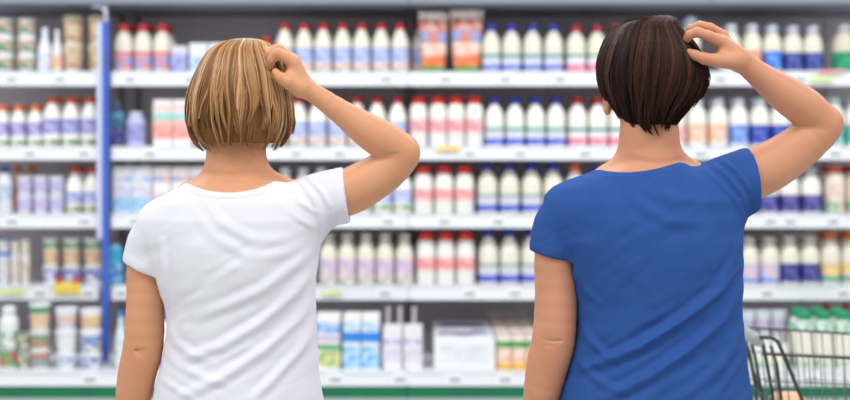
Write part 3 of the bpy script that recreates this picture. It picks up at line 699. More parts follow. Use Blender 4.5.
# ------------------------------------------------------------------ signed-distance modelling
class Field:
    def __init__(s, lo, hi, h):
        s.lo = np.array(lo, float); s.h = h
        s.n = np.ceil((np.array(hi)-s.lo)/h).astype(int)+1
        s.F = np.full(tuple(s.n), 1.0, np.float32)
    def block(s, lo, hi):
        a = np.clip(np.floor((np.array(lo)-s.lo)/s.h).astype(int), 0, s.n); b = np.clip(np.ceil((np.array(hi)-s.lo)/s.h).astype(int)+1, 0, s.n)
        sl = tuple(slice(a[i], b[i]) for i in range(3))
        ax = [(s.lo[i]+np.arange(a[i], b[i])*s.h).astype(np.float32) for i in range(3)]
        return sl, ax[0][:, None, None], ax[1][None, :, None], ax[2][None, None, :]
    def apply(s, lo, hi, fn, k=0.0, op='u'):
        m = k+3*s.h
        sl, X, Y, Z = s.block(np.array(lo)-m, np.array(hi)+m)
        if 0 in s.F[sl].shape: return
        d = fn(X, Y, Z).astype(np.float32); f = s.F[sl]
        if op == 's': d = -d
        if op == 'u':
            if k > 0:
                q = np.maximum(k-np.abs(f-d), 0)/k; s.F[sl] = np.minimum(f, d)-q*q*k*.25
            else: s.F[sl] = np.minimum(f, d)
        else:
            if k > 0:
                q = np.maximum(k-np.abs(f-d), 0)/k; s.F[sl] = np.maximum(f, d)+q*q*k*.25
            else: s.F[sl] = np.maximum(f, d)
    def cone(s, a, b, ra, rb, k=.012, op='u', flat=None):
        a = np.array(a, float); b = np.array(b, float); ab = b-a; L2 = float(ab@ab)+1e-12
        def fn(X, Y, Z):
            px, py, pz = X-a[0], Y-a[1], Z-a[2]
            t = np.clip((px*ab[0]+py*ab[1]+pz*ab[2])/L2, 0, 1)
            dy = py-t*ab[1]
            if flat: dy = dy/flat
            return np.sqrt((px-t*ab[0])**2+dy**2+(pz-t*ab[2])**2)-(ra+(rb-ra)*t)
        r = max(ra, rb)*(max(1, flat) if flat else 1)
        s.apply(np.minimum(a, b)-r, np.maximum(a, b)+r, fn, k, op)
    def chain(s, pts, rs, k=.012, op='u', flat=None):
        for i in range(len(pts)-1): s.cone(pts[i], pts[i+1], rs[i], rs[i+1], k, op, flat)
    def ell(s, c, r, k=.012, op='u', rotz=0.0):
        c = np.array(c, float); r = np.array(r, float); cc, ss = math.cos(rotz), math.sin(rotz)
        def fn(X, Y, Z):
            x, y, z = X-c[0], Y-c[1], Z-c[2]
            if rotz: x, y = x*cc+y*ss, -x*ss+y*cc
            q = np.sqrt((x/r[0])**2+(y/r[1])**2+(z/r[2])**2)
            g = np.sqrt((x/r[0]**2)**2+(y/r[1]**2)**2+(z/r[2]**2)**2)+1e-9
            return q*(q-1)/g
        R = np.array([max(r[:2])]*2+[r[2]]) if rotz else r
        s.apply(c-R, c+R, fn, k, op)
    def loft(s, secs, k=.012, op='u', p=2.3, grow=0.0):
        """secs rows (py, xl, xr, half depth m, y offset m) in photo pixels at PD"""
        S = np.array(secs, float); z = EYE-(S[:, 0]-HY)*PD/F; o = np.argsort(z); S = S[o]; z = z[o]
        cx = ((S[:, 1]+S[:, 2])/2-CX)*PD/F; a = (S[:, 2]-S[:, 1])/2*PD/F; b = S[:, 3]; cy = PD+S[:, 4]
        def fn(X, Y, Z):
            zz = np.clip(Z, z[0], z[-1])
            sm = lambda v: np.interp(zz.ravel(), z, v).reshape(zz.shape).astype(np.float32)
            A = sm(a)+grow; B = sm(b)+grow
            q = (np.abs((X-sm(cx))/A)**p+np.abs((Y-sm(cy))/B)**p)**(1/p)
            d = (q-1)*np.minimum(A, B)
            over = np.maximum(z[0]-grow-Z, Z-z[-1]-grow)
            return np.maximum(d, over)
        s.apply([(cx-a).min()-abs(grow), (cy-b).min()-abs(grow), z[0]-abs(grow)], [(cx+a).max()+abs(grow), (cy+b).max()+abs(grow), z[-1]+abs(grow)], fn, k, op)
    def halfspace(s, pnt, nrm, lo, hi):
        """remove everything on the side nrm points to, inside the box"""
        p = np.array(pnt, float); n = np.array(nrm, float); n /= np.linalg.norm(n)
        sl, X, Y, Z = s.block(lo, hi)
        d = ((X-p[0])*n[0]+(Y-p[1])*n[1]+(Z-p[2])*n[2]).astype(np.float32)
        s.F[sl] = np.maximum(s.F[sl], d)
    def mesh(s):
        Fd = s.F; ins = Fd < 0
        c = np.zeros(tuple(np.array(Fd.shape)-1), np.int8)
        for i in (0, 1):
            for j in (0, 1):
                for k in (0, 1):
                    c += ins[i:i+c.shape[0], j:j+c.shape[1], k:k+c.shape[2]]
        act = (c > 0) & (c < 8); idx = np.argwhere(act)
        vid = np.full(act.shape, -1, np.int32); vid[act] = np.arange(len(idx))
        corner = {}
        for i in (0, 1):
            for j in (0, 1):
                for k in (0, 1): corner[(i, j, k)] = Fd[idx[:, 0]+i, idx[:, 1]+j, idx[:, 2]+k]
        acc = np.zeros((len(idx), 3)); cnt = np.zeros(len(idx))
        for ax in range(3):
            for u in (0, 1):
                for v in (0, 1):
                    a = [0, 0, 0]; o = [q for q in range(3) if q != ax]; a[o[0]] = u; a[o[1]] = v
                    b = list(a); b[ax] = 1
                    fa, fb = corner[tuple(a)], corner[tuple(b)]
                    m = (fa < 0) != (fb < 0); t = np.where(m, fa/(np.where(m, fa-fb, 1)), 0)
                    pos = np.zeros((len(idx), 3)); pos[:, o[0]] = u; pos[:, o[1]] = v; pos[:, ax] = t
                    acc += pos*m[:, None]; cnt += m
        V = s.lo+(idx+acc/cnt[:, None])*s.h
        quads = []
        for ax in range(3):
            o = [q for q in range(3) if q != ax]
            sl0 = [slice(1, -1)]*3; sl0[ax] = slice(0, -1); sl1 = [slice(1, -1)]*3; sl1[ax] = slice(1, None)
            a, b = ins[tuple(sl0)], ins[tuple(sl1)]
            e = np.argwhere(a != b); flip = a[tuple(e.T)]
            base = e.copy(); base[:, o[0]] += 1; base[:, o[1]] += 1
            def g(du, dv):
                q = base.copy(); q[:, o[0]] -= du; q[:, o[1]] -= dv; return vid[tuple(q.T)]
            q = np.stack([g(0, 0), g(1, 0), g(1, 1), g(0, 1)], 1)
            if ax == 1: flip = ~flip
            q[~flip] = q[~flip][:, ::-1]
            quads.append(q)
        return V, np.concatenate(quads)

def vnormals(V, Q):
    n = np.cross(V[Q[:, 2]]-V[Q[:, 0]], V[Q[:, 3]]-V[Q[:, 1]])
    N = np.zeros_like(V)
    for k in range(4):
        for c in range(3): N[:, c] += np.bincount(Q[:, k], n[:, c], len(V))
    return N/(np.linalg.norm(N, axis=1)[:, None]+1e-12)
def relax(V, Q, it=2, lam=.5):
    for _ in range(it):
        S = np.zeros_like(V); C = np.zeros(len(V))
        for k in range(4):
            for nb in (1, 3):
                for c in range(3): S[:, c] += np.bincount(Q[:, k], V[Q[:, (k+nb) % 4], c], len(V))
                C += np.bincount(Q[:, k], minlength=len(V))
        V = V+lam*(S/C[:, None]-V)
    return V

# value noise for cloth and hair
_T = np.random.default_rng(3).random((64, 64, 64)).astype(np.float32)
def vnoise(p):
    p = np.asarray(p); i = np.floor(p).astype(int); f = p-i; f = f*f*(3-2*f); i &= 63; j = (i+1) & 63
    r = 0
    for a in (0, 1):
        for b in (0, 1):
            for c in (0, 1):
                w = (f[:, 0] if a else 1-f[:, 0])*(f[:, 1] if b else 1-f[:, 1])*(f[:, 2] if c else 1-f[:, 2])
                r = r+w*_T[(j if a else i)[:, 0], (j if b else i)[:, 1], (j if c else i)[:, 2]]
    return r*2-1

_G = np.random.default_rng(8).normal(size=(32, 32, 32, 3)); _G /= np.linalg.norm(_G, axis=3, keepdims=True)
def gnoise(p):
    p = np.asarray(p); i = np.floor(p).astype(int); f = p-i; w = f**3*(f*(f*6-15)+10); r = 0
    for a in (0, 1):
        for b in (0, 1):
            for c in (0, 1):
                g = _G[(i[:, 0]+a) & 31, (i[:, 1]+b) & 31, (i[:, 2]+c) & 31]
                d = g[:, 0]*(f[:, 0]-a)+g[:, 1]*(f[:, 1]-b)+g[:, 2]*(f[:, 2]-c)
                r = r+d*(w[:, 0] if a else 1-w[:, 0])*(w[:, 1] if b else 1-w[:, 1])*(w[:, 2] if c else 1-w[:, 2])
    return r*1.9

def tubes_mesh(name, paths, radii, colors, m, parent, sides=3):
    """many thin tapered strands as one mesh; paths (n, k, 3), radii (n, k), colors (n, 3)"""
    n, k, _ = paths.shape
    T = np.gradient(paths, axis=1); T /= np.linalg.norm(T, axis=2, keepdims=True)+1e-9
    ref = np.array([0.31, 0.12, 0.05]); U = np.cross(T, ref); U /= np.linalg.norm(U, axis=2, keepdims=True)+1e-9
    W = np.cross(T, U)
    ang = np.arange(sides)*2*np.pi/sides
    V = paths[:, :, None, :]+radii[:, :, None, None]*(np.cos(ang)[None, None, :, None]*U[:, :, None, :]+np.sin(ang)[None, None, :, None]*W[:, :, None, :])
    V = V.reshape(-1, 3)
    base = (np.arange(n)[:, None, None]*k+np.arange(k-1)[None, :, None])*sides
    j = np.arange(sides)[None, None, :]; j2 = (j+1) % sides
    Q = np.stack([base+j, base+j2, base+sides+j2, base+sides+j], -1).reshape(-1, 4)
    o = mesh_obj(name, V, Q, m, parent, True)
    ca = o.data.color_attributes.new('Col', 'FLOAT_COLOR', 'POINT')
    if colors.ndim == 2: colors = np.repeat(colors[:, None, :], k, axis=1)
    cc = np.concatenate([np.repeat(colors.reshape(n*k, 3), sides, axis=0), np.ones((n*k*sides, 1))], 1).astype(np.float32)
    ca.data.foreach_set('color', cc.ravel())
    return o
def hair_mat(name, rough, spec, base=None):
    m = bpy.data.materials.new(name); m.use_nodes = True; nt = m.node_tree; b = nt.nodes['Principled BSDF']
    if base is None:
        a = nt.nodes.new('ShaderNodeVertexColor'); a.layer_name = 'Col'
        nt.links.new(a.outputs['Color'], b.inputs['Base Color'])
    else: b.inputs['Base Color'].default_value = (*base, 1)
    b.inputs['Roughness'].default_value = rough; b.inputs['Specular IOR Level'].default_value = spec
    return m

def skin_mat(name, c1, c2):
    m = mat(name, c1, .48, spec=.35, sss=.12, vary=(c2, 9.0, .3, .75), bump=(260, .10, .0008))
    return m

def deg(a): return math.radians(a)

def make_hair(person, secs, crown, zend_fn, face_y, cols, nstr, rad, clump_amp, flick, base_col, lumps, seed, p=2.0, rough=.42, spec=.4, skip_face=True, swirl=0.0, facew=.07, trim=.02, nlock=150, conv=.7, lock_z=.008, lock_r=.003, streak=1.0, layer=.0, wave=.0):
    r = np.random.default_rng(seed)
    S = np.array(secs, float); z = EYE-(S[:, 0]-HY)*PD/F; o = np.argsort(z); S = S[o]; z = z[o]
    cx = ((S[:, 1]+S[:, 2])/2-CX)*PD/F; a = (S[:, 2]-S[:, 1])/2*PD/F; b = S[:, 3]; cy = PD+S[:, 4]
    # base volume
    h = .003
    fd = Field([(cx-a).min()-.02, (cy-b).min()-.02, z[0]-.02], [(cx+a).max()+.02, (cy+b).max()+.02, z[-1]+.02], h)
    fd.loft(secs, 0, grow=-.0045, p=p)
    ztrim = z[0]+trim
    fd.halfspace((0, 0, ztrim), (0, 0, -1), [cx.min()-.3, PD-.3, z[0]-.05], [cx.max()+.3, PD+.3, z[-1]])
    zf = z[-1]-.055
    cxm = float(np.interp(zf, z, cx))
    fd.apply([cxm-facew, face_y, z[0]-.05], [cxm+facew, PD+.3, zf], lambda X, Y, Z: np.maximum(np.maximum(np.abs(X-cxm)-facew, face_y-Y), Z-zf), .02, 's')
    V, Q = fd.mesh(); V = relax(V, Q, 2)
    N = vnormals(V, Q)
    th = np.arctan2(V[:, 0]-cxm, -(V[:, 1]-PD))
    V = V+N*(.0016*np.sin(th*38+V[:, 2]*20))[:, None]
    root = mesh_obj('hair', V, Q, hair_mat(person.name+'_hair_base', .8, .05, base_col), person)
    # strands
    k = 18; th = r.uniform(-np.pi, np.pi, nstr); t0 = np.where(r.random(nstr) < .55, r.uniform(0, .12, nstr), r.uniform(.1, .6, nstr))
    lc = (np.arange(nlock)+r.uniform(-.4, .4, nlock))/nlock*2*np.pi-np.pi
    li = np.clip(((th+np.pi)/(2*np.pi)*nlock+r.normal(0, .7, nstr)).astype(int), 0, nlock-1)
    lz = np.abs(r.normal(0, lock_z, nlock)); lr = r.normal(0, lock_r, nlock); lf = np.clip(r.normal(0, 1, nlock), -1, 1.1); ls = r.normal(0, .06, nlock)
    ze = zend_fn(th)+np.abs(r.normal(0, .003, nstr))+lz[li]
    lay = r.random(nlock) < layer
    ze = ze+np.where(lay[li], r.uniform(.012, .045, nlock)[li], 0)
    dep = np.where(lay[li], 0, np.abs(r.normal(0, 1, nstr))*.0022)
    tt = np.linspace(0, 1, k)[None, :]
    tt = t0[:, None]+(1-t0[:, None])*tt
    # parameter along the strand: polar angle-like near the crown then downwards
    ztop = z[-1]
    zz = ztop-(ztop-ze[:, None])*(tt**1.55*.55+tt*.45*tt**.2)
    zz = np.where(zz > ztop-1e-4, ztop-1e-4, zz)
    tl = th[:, None]+swirl*(tt-.3)
    tw = .10*vnoise(np.stack([(tl*2.2).ravel(), (tt*1.5).ravel(), np.full(tl.size, seed+9.)], 1)).reshape(tl.shape)
    tl = tl+tw*tt
    wph = r.uniform(0, 6.28, nlock)
    tl = tl+wave*np.sin(wph[li][:, None]+tt*7.5)*np.clip((tt-.35)/.65, 0, 1)
    tl = tl+((lc[li]-th)[:, None]*conv+ls[li][:, None])*tt**2
    A = np.interp(zz.ravel(), z, a).reshape(zz.shape); B = np.interp(zz.ravel(), z, b).reshape(zz.shape)
    C = np.interp(zz.ravel(), z, cx).reshape(zz.shape); D = np.interp(zz.ravel(), z, cy).reshape(zz.shape)
    # crown convergence: near the top pull the centre to the crown point
    crx = (crown[0]-CX)*PD/F; cry = PD+crown[2]
    wc = np.clip(1-(ztop-zz)/.02, 0, 1)
    C = C*(1-wc)+crx*wc
    cl = vnoise(np.stack([(tl*6.5).ravel(), (tt*2.3).ravel(), np.full(tl.size, seed*1.)], 1)).reshape(tl.shape)
    cl2 = vnoise(np.stack([(tl*17).ravel(), (tt*3.0).ravel(), np.full(tl.size, seed+30.)], 1)).reshape(tl.shape)
    off = clump_amp*cl*tt*1.2+clump_amp*.55*cl2*tt-dep[:, None]+.001
    fl = flick*np.clip((tt-.8)/.2, 0, 1)**1.5*(lf[li]*.9+.25+r.normal(0, .15, nstr))[:, None]
    off = off+lr[li][:, None]*tt**1.3
    off = off+fl
    sn, cs = np.sin(tl), np.cos(tl)
    e = 2.0/p
    X = C+(A+off)*np.sign(sn)*np.abs(sn)**e; Yv = D-(B+off)*np.sign(cs)*np.abs(cs)**e
    paths = np.stack([X, Yv, zz], -1)
    if skip_face:
        # strands that would hang over the face end at the fringe instead
        front = (np.abs(X[:, -1]-cxm) < facew) & (Yv[:, -1] > face_y)
        paths = paths[~front]; th = th[~front]; tt = tt[~front]; cl = cl[~front]; cl2 = cl2[~front]
        nstr = len(paths)
    rr = rad*r.uniform(.6, 1.5, nstr)[:, None]*np.clip(1.15-tt**3, .12, 1)*np.clip(tt*8+.3, 0, 1)
    # colours: streaks shared by neighbouring strands
    s1 = vnoise(np.stack([th*5, th*0+1, th*0+seed], 1)); s2 = vnoise(np.stack([th*22, th*0+4, th*0+seed], 1))
    q = np.clip(.42+streak*(.35*s1+.55*s2)+r.normal(0, .16, nstr), 0, 1)
    cols = [np.array(c) for c in cols]; n = len(cols)-1
    i = np.minimum((q*n).astype(int), n-1); f = (q*n-i)[:, None]; arr = np.array(cols)
    cc = arr[i]*(1-f)+arr[i+1]*f
    cc = np.repeat(cc[:, None, :], k, axis=1)
    tubes_mesh('strands', paths, rr, cc, hair_mat(person.name+'_strands', rough, spec), root)['kind'] = 'stuff'
    return root

def folds_disp(V, folds):
    """folds: (points px, width px, height m, sharp) ridges drawn across the back of a shirt"""
    px = CX+V[:, 0]*F/V[:, 1]; py = HY+(EYE-V[:, 2])*F/V[:, 1]
    d = np.zeros(len(V))
    for pts, wid, amp in folds:
        best = np.full(len(V), 1e9); tb = np.zeros(len(V)); side = np.zeros(len(V))
        Ls = [math.dist(pts[i], pts[i+1]) for i in range(len(pts)-1)]; tot = sum(Ls); acc = 0
        for (x0, y0), (x1, y1), L in zip(pts, pts[1:], Ls):
            t = np.clip(((px-x0)*(x1-x0)+(py-y0)*(y1-y0))/L**2, 0, 1)
            dx, dy = px-x0-t*(x1-x0), py-y0-t*(y1-y0); q = np.hypot(dx, dy); m = q < best
            best = np.where(m, q, best); tb = np.where(m, (acc+t*L)/tot, tb)
            side = np.where(m, np.sign(dx*(y1-y0)-dy*(x1-x0)), side); acc += L
        env = np.sin(np.pi*np.clip(tb*.9+.05, 0, 1))**.6
        d += amp*env*(np.exp(-(best/wid)**2)-.45*np.exp(-((best-wid*1.5)/(wid*.9))**2))
    return d

def build_person(name, label, W):
    """W: dict with the measured outlines of one woman"""
    person = empty(name, (float(P(W['axis'], 0)[0]), PD, 0)); tag(person, label, 'person')
    base = np.array([person.location[0], PD, 0])
    def fin(nm, fd, m, it=1, disp=None, parent=None):
        V, Q = fd.mesh(); V = relax(V, Q, it)
        if disp is not None:
            N = vnormals(V, Q); V = V+N*disp(V, N)[:, None]
        V = V-base
        return mesh_obj(nm, V, Q, m, parent or person)
    pts = lambda L: [P(q[0], q[1], PD+q[2]) for q in L]
    def smooth(L, R, n=3):
        """Catmull-Rom resampling of a limb's joints and radii"""
        A = np.array([(*q, r) for q, r in zip(L, R)], float); B = np.vstack([2*A[0]-A[1], A, 2*A[-1]-A[-2]]); out = []
        for i in range(1, len(B)-2):
            for j in range(n):
                t = j/n
                out.append(.5*(2*B[i]+(B[i+1]-B[i-1])*t+(2*B[i-1]-5*B[i]+4*B[i+1]-B[i+2])*t*t+(3*B[i]-B[i-1]-3*B[i+1]+B[i+2])*t**3))
        out.append(A[-1]); out = np.array(out)
        return pts(out[:, :3]), out[:, 3]*PD/F
    # ---- body: one continuous skin surface
    lo = P(W['xmin'], 0); hi = P(W['xmax'], 0)
    fd = Field([lo[0], PD-.22, .80], [hi[0], PD+.24, EYE+.30], .0026)
    fd.loft(W['torso'], .0, grow=-.009)
    for q in W['shoulders']: fd.ell(P(q[0], q[1])+np.array([0, q[2], 0]), (q[3]-.006,)*3, .05)
    fd.chain(pts(W['neck']), [x*PD/F for x in W['neck_r']], .03)
    for tr in W['traps']: fd.cone(P(*tr[0])+np.array([0, .01, 0]), P(*tr[1])+np.array([0, .0, 0]), tr[2]*PD/F, tr[3]*PD/F, .03)
    hc = P(*W['head'][:2])+np.array([0, W['head'][2], 0])
    fd.ell(hc, (.070, .090, .098), .02)
    # face: cheeks and jaw, brow, nose, lips, eyes, ears
    fy = PD+W['head'][2]
    fd.ell(hc+np.array([0, .030, -.055]), (.052, .055, .062), .03)
    fd.ell(hc+np.array([0, .052, -.098]), (.020, .020, .016), .02)
    fd.cone(hc+np.array([0, .088, -.005]), hc+np.array([0, .103, -.040]), .007, .010, .010)
    fd.ell(hc+np.array([0, .100, -.042]), (.015, .010, .008), .006)
    fd.ell(hc+np.array([0, .092, -.064]), (.021, .009, .005), .004)
    fd.ell(hc+np.array([0, .090, -.073]), (.018, .009, .005), .004)
    for s in (-1, 1):
        fd.ell(hc+np.array([s*.030, .094, -.006]), (.015, .012, .010), .008, 's')
        fd.ell(hc+np.array([s*.030, .080, -.006]), (.012, .011, .011), .002)
        fd.cone(hc+np.array([s*.016, .090, .010]), hc+np.array([s*.042, .080, .012]), .005, .004, .008)
        ex = W['ear'][0] if s > 0 else -W['ear'][3]; ez = W['ear'][1]
        fd.ell(hc+np.array([ex, W['ear'][2], ez]), (.010, .017, .029), .006)
        fd.ell(hc+np.array([ex+s*.006, W['ear'][2]-.002, ez+.002]), (.006, .010, .018), .004, 's')
    # arms
    A, R = smooth(W['arm_up'], W['arm_up_r']); fd.cone(A[0], A[2], R[0], R[2], .02)
    fd.chain(A[1:], R[1:], .003)
    A, R = smooth(W['arm_dn'], W['arm_dn_r']); fd.chain(A, R, .003)
    if 'crease' in W:
        for a, b, ra, rb in W['crease']: fd.cone(P(a[0], a[1], PD+a[2]), P(b[0], b[1], PD+b[2]), ra, rb, .004, 's')
    # hands: palm from metacarpals, four fingers and a thumb
    for hand in W['hands']:
        for ch, rr, kk in hand: fd.chain(pts(ch), [x*PD/F for x in rr], kk)
    if 'nail_cut' in W: pass
    body = fin('body', fd, W['skin'], 2)
    # ---- shirt
    fs = Field([lo[0], PD-.24, .80], [hi[0], PD+.24, EYE+.02], .0028)
    fs.loft(W['torso'], 0)
    for q in W['shoulders']: fs.ell(P(q[0], q[1])+np.array([0, q[2], 0]), (q[3],)*3, .05)
    for sl in W['sleeves']:
        fs.chain(pts(sl['pts']), [x*PD/F for x in sl['r']], sl.get('k', .03))
    for sl in W['sleeves']:
        n = np.array(sl['n'], float); hp = P(*sl['hem'], PD-.045)
        bx = sl['box']; l = P(bx[0], bx[3]); h_ = P(bx[1], bx[2])
        fs.halfspace(hp, (n[0], n[2] if len(n) > 2 else 0, -n[1]), [l[0], PD-.24, l[2]], [h_[0], PD+.24, h_[2]])
        # hollow cuff round the arm
        a, b = pts(sl['pts'])[-2:]; d_ = (b-a)/np.linalg.norm(b-a); r1 = sl['r'][-1]*PD/F
        hp3 = hp+np.array([0, sl['pts'][-1][2], 0]); hp3 = a+d_*np.dot(hp3-a, d_)
        fs.cone(hp3-d_*.022, hp3+d_*.05, r1-.0045, r1-.0025, 0, 's')
    nk = W['neckline']   # ellipse cx, cy, a, b (px)
    def neckcut(X, Y, Z):
        px = CX+X*F/Y; py = HY+(EYE-Z)*F/Y-(Y-PD)*W.get('neck_tilt', 30)
        tlt = nk[4] if len(nk) > 4 else 0
        py = py-(px-nk[0])*tlt
        q = np.sqrt(((px-nk[0])/nk[2])**2+((py-nk[1])/nk[3])**2)
        return (q-1)*nk[3]*PD/F
    l = P(nk[0]-nk[2]-4, nk[1]+nk[3]+14); h_ = P(nk[0]+nk[2]+4, nk[1]-nk[3]-20)
    fs.apply([l[0], PD-.2, l[2]], [h_[0], PD+.2, h_[2]], neckcut, 0, 's')
    def disp(V, N):
        px = CX+V[:, 0]*F/V[:, 1]; py = HY+(EYE-V[:, 2])*F/V[:, 1]
        d = 1.25*folds_disp(V, W['folds'])*np.clip(-N[:, 1]*1.5-.15, 0, 1)
        # soft drapery noise stretched along the pull direction
        for (ang, sx, sy, amp, sd) in W['drape']:
            c, s_ = math.cos(ang), math.sin(ang)
            u = (px*c+py*s_)/sx; v = (-px*s_+py*c)/sy
            wv = gnoise(np.stack([u*.5, v*.5, V[:, 1]*6+sd+.37], 1))
            d += amp*gnoise(np.stack([u, v+wv*.9, V[:, 1]*5+sd+.41], 1))*np.clip((py-W['drape_from'])/60, .15, 1)
        # neckband and hems as a raised double layer
        tlt = nk[4] if len(nk) > 4 else 0
        py2 = py-(V[:, 1]-PD)*W.get('neck_tilt', 30)-(px-nk[0])*tlt
        q = (np.sqrt(((px-nk[0])/nk[2])**2+((py2-nk[1])/nk[3])**2)-1)*nk[3]
        d += .0018*(1/(1+np.exp((np.abs(q-2.4)-2.9)*2.6)))
        for sl in W['sleeves']:
            hp = P(*sl['hem'], PD-.045); n = np.array([sl['n'][0], 0, -sl['n'][1]]); n /= np.linalg.norm(n)
            dist = (V-hp)@n*F/PD
            bx = sl['box']; m = (px > bx[0]) & (px < bx[1]) & (py > bx[2]) & (py < bx[3])
            d += .0011*m*np.clip((bx[1]-px)/9, 0, 1)*np.clip((py-bx[2])/9, 0, 1)/(1+np.exp((-dist-8.5)*2.0))
        return d
    fin('t_shirt', fs, W['cloth'], 2, disp)
    # ---- trousers and shoes (below the frame)
    ft = Field([lo[0], PD-.2, .04], [hi[0], PD+.2, .96], .007)
    ax = W['axis']; hx = W['hips']
    ft.loft([(W['waist_y'], hx[0]+5, hx[1]-5, .105, 0), (W['waist_y']+22, hx[0]+2, hx[1]-2, .112, 0), (W['waist_y']+45, hx[0]-1, hx[1]+1, .120, 0), (W['waist_y']+75, hx[0], hx[1], .118, 0)], 0)
    for s in (-1, 1):
        hipx = ((hx[0]+hx[1])/2-CX)*PD/F+s*.075
        ft.chain([np.array([hipx, PD, .80]), np.array([hipx+s*.005, PD+.01, .47]), np.array([hipx+s*.015, PD-.015, .07])], [.085, .060, .048], .03)
    fin('trousers', ft, W['jeans'], 2)
    for s in (-1, 1):
        hipx = ((hx[0]+hx[1])/2-CX)*PD/F+s*.09
        fsn = Field([hipx-.07, PD-.12, -.01], [hipx+.07, PD+.22, .14], .005)
        fsn.cone(np.array([hipx, PD-.03, .045]), np.array([hipx, PD+.14, .030]), .043, .033, .01)
        fsn.cone(np.array([hipx, PD-.02, .055]), np.array([hipx, PD-.02, .095]), .042, .044, .01)
        fsn.halfspace((0, 0, .0), (0, 0, -1), [hipx-.1, PD-.2, -.1], [hipx+.1, PD+.3, .2])
        fin('shoe', fsn, W['shoe'], 1)
    return person, base

# ------------------------------------------------------------------ blonde woman in the white T-shirt
SKIN1 = skin_mat('tanned_skin', srgb(214, 157, 119), srgb(202, 140, 102))
SKIN2 = skin_mat('warm_skin', srgb(207, 149, 117), srgb(195, 133, 101))
WHITE_CLOTH = mat('white_jersey', srgb(222, 222, 232), .85, spec=.15, bump=(900, .12, .0006))
BLUE_CLOTH = mat('blue_jersey', srgb(48, 84, 150), .85, spec=.12, bump=(900, .15, .0006), vary=(srgb(45, 80, 145), 30))
JEANS = mat('denim', srgb(60, 74, 104), .85, vary=(srgb(70, 86, 118), 40))
DARKT = mat('dark_trouser_cotton', srgb(44, 44, 52), .85)
SHOE = mat('canvas_shoe', srgb(210, 210, 212), .7)

def dn_hand(wx, wy, s):
    """relaxed hanging hand; s = +1 when the thumb side is towards +x (seen from behind)"""
    pal = [([(wx, wy, .0), (wx-1*s, wy+26, .012)], [9, 11.5], .01), ([(wx, wy, .012), (wx-1*s, wy+26, .034)], [8, 10], .01)]
    fin = []
    for i, (dy, L, r) in enumerate(((-.012, 40, 4.4), (.010, 45, 4.6), (.030, 42, 4.4), (.048, 33, 3.9))):
        fin.append(([(wx-1*s, wy+34, dy), (wx+0*s, wy+34+L*.45, dy+.003), (wx+3*s, wy+34+L*.75, dy+.004), (wx+7*s, wy+34+L, dy+.004)], [r*1.15, r, r*.92, r*.8], .003))
    th = [([(wx+2*s, wy+6, -.008), (wx+7*s, wy+24, -.030), (wx+9*s, wy+40, -.036), (wx+9*s, wy+52, -.034)], [7, 5.6, 5, 4], .006)]
    return pal+fin+th

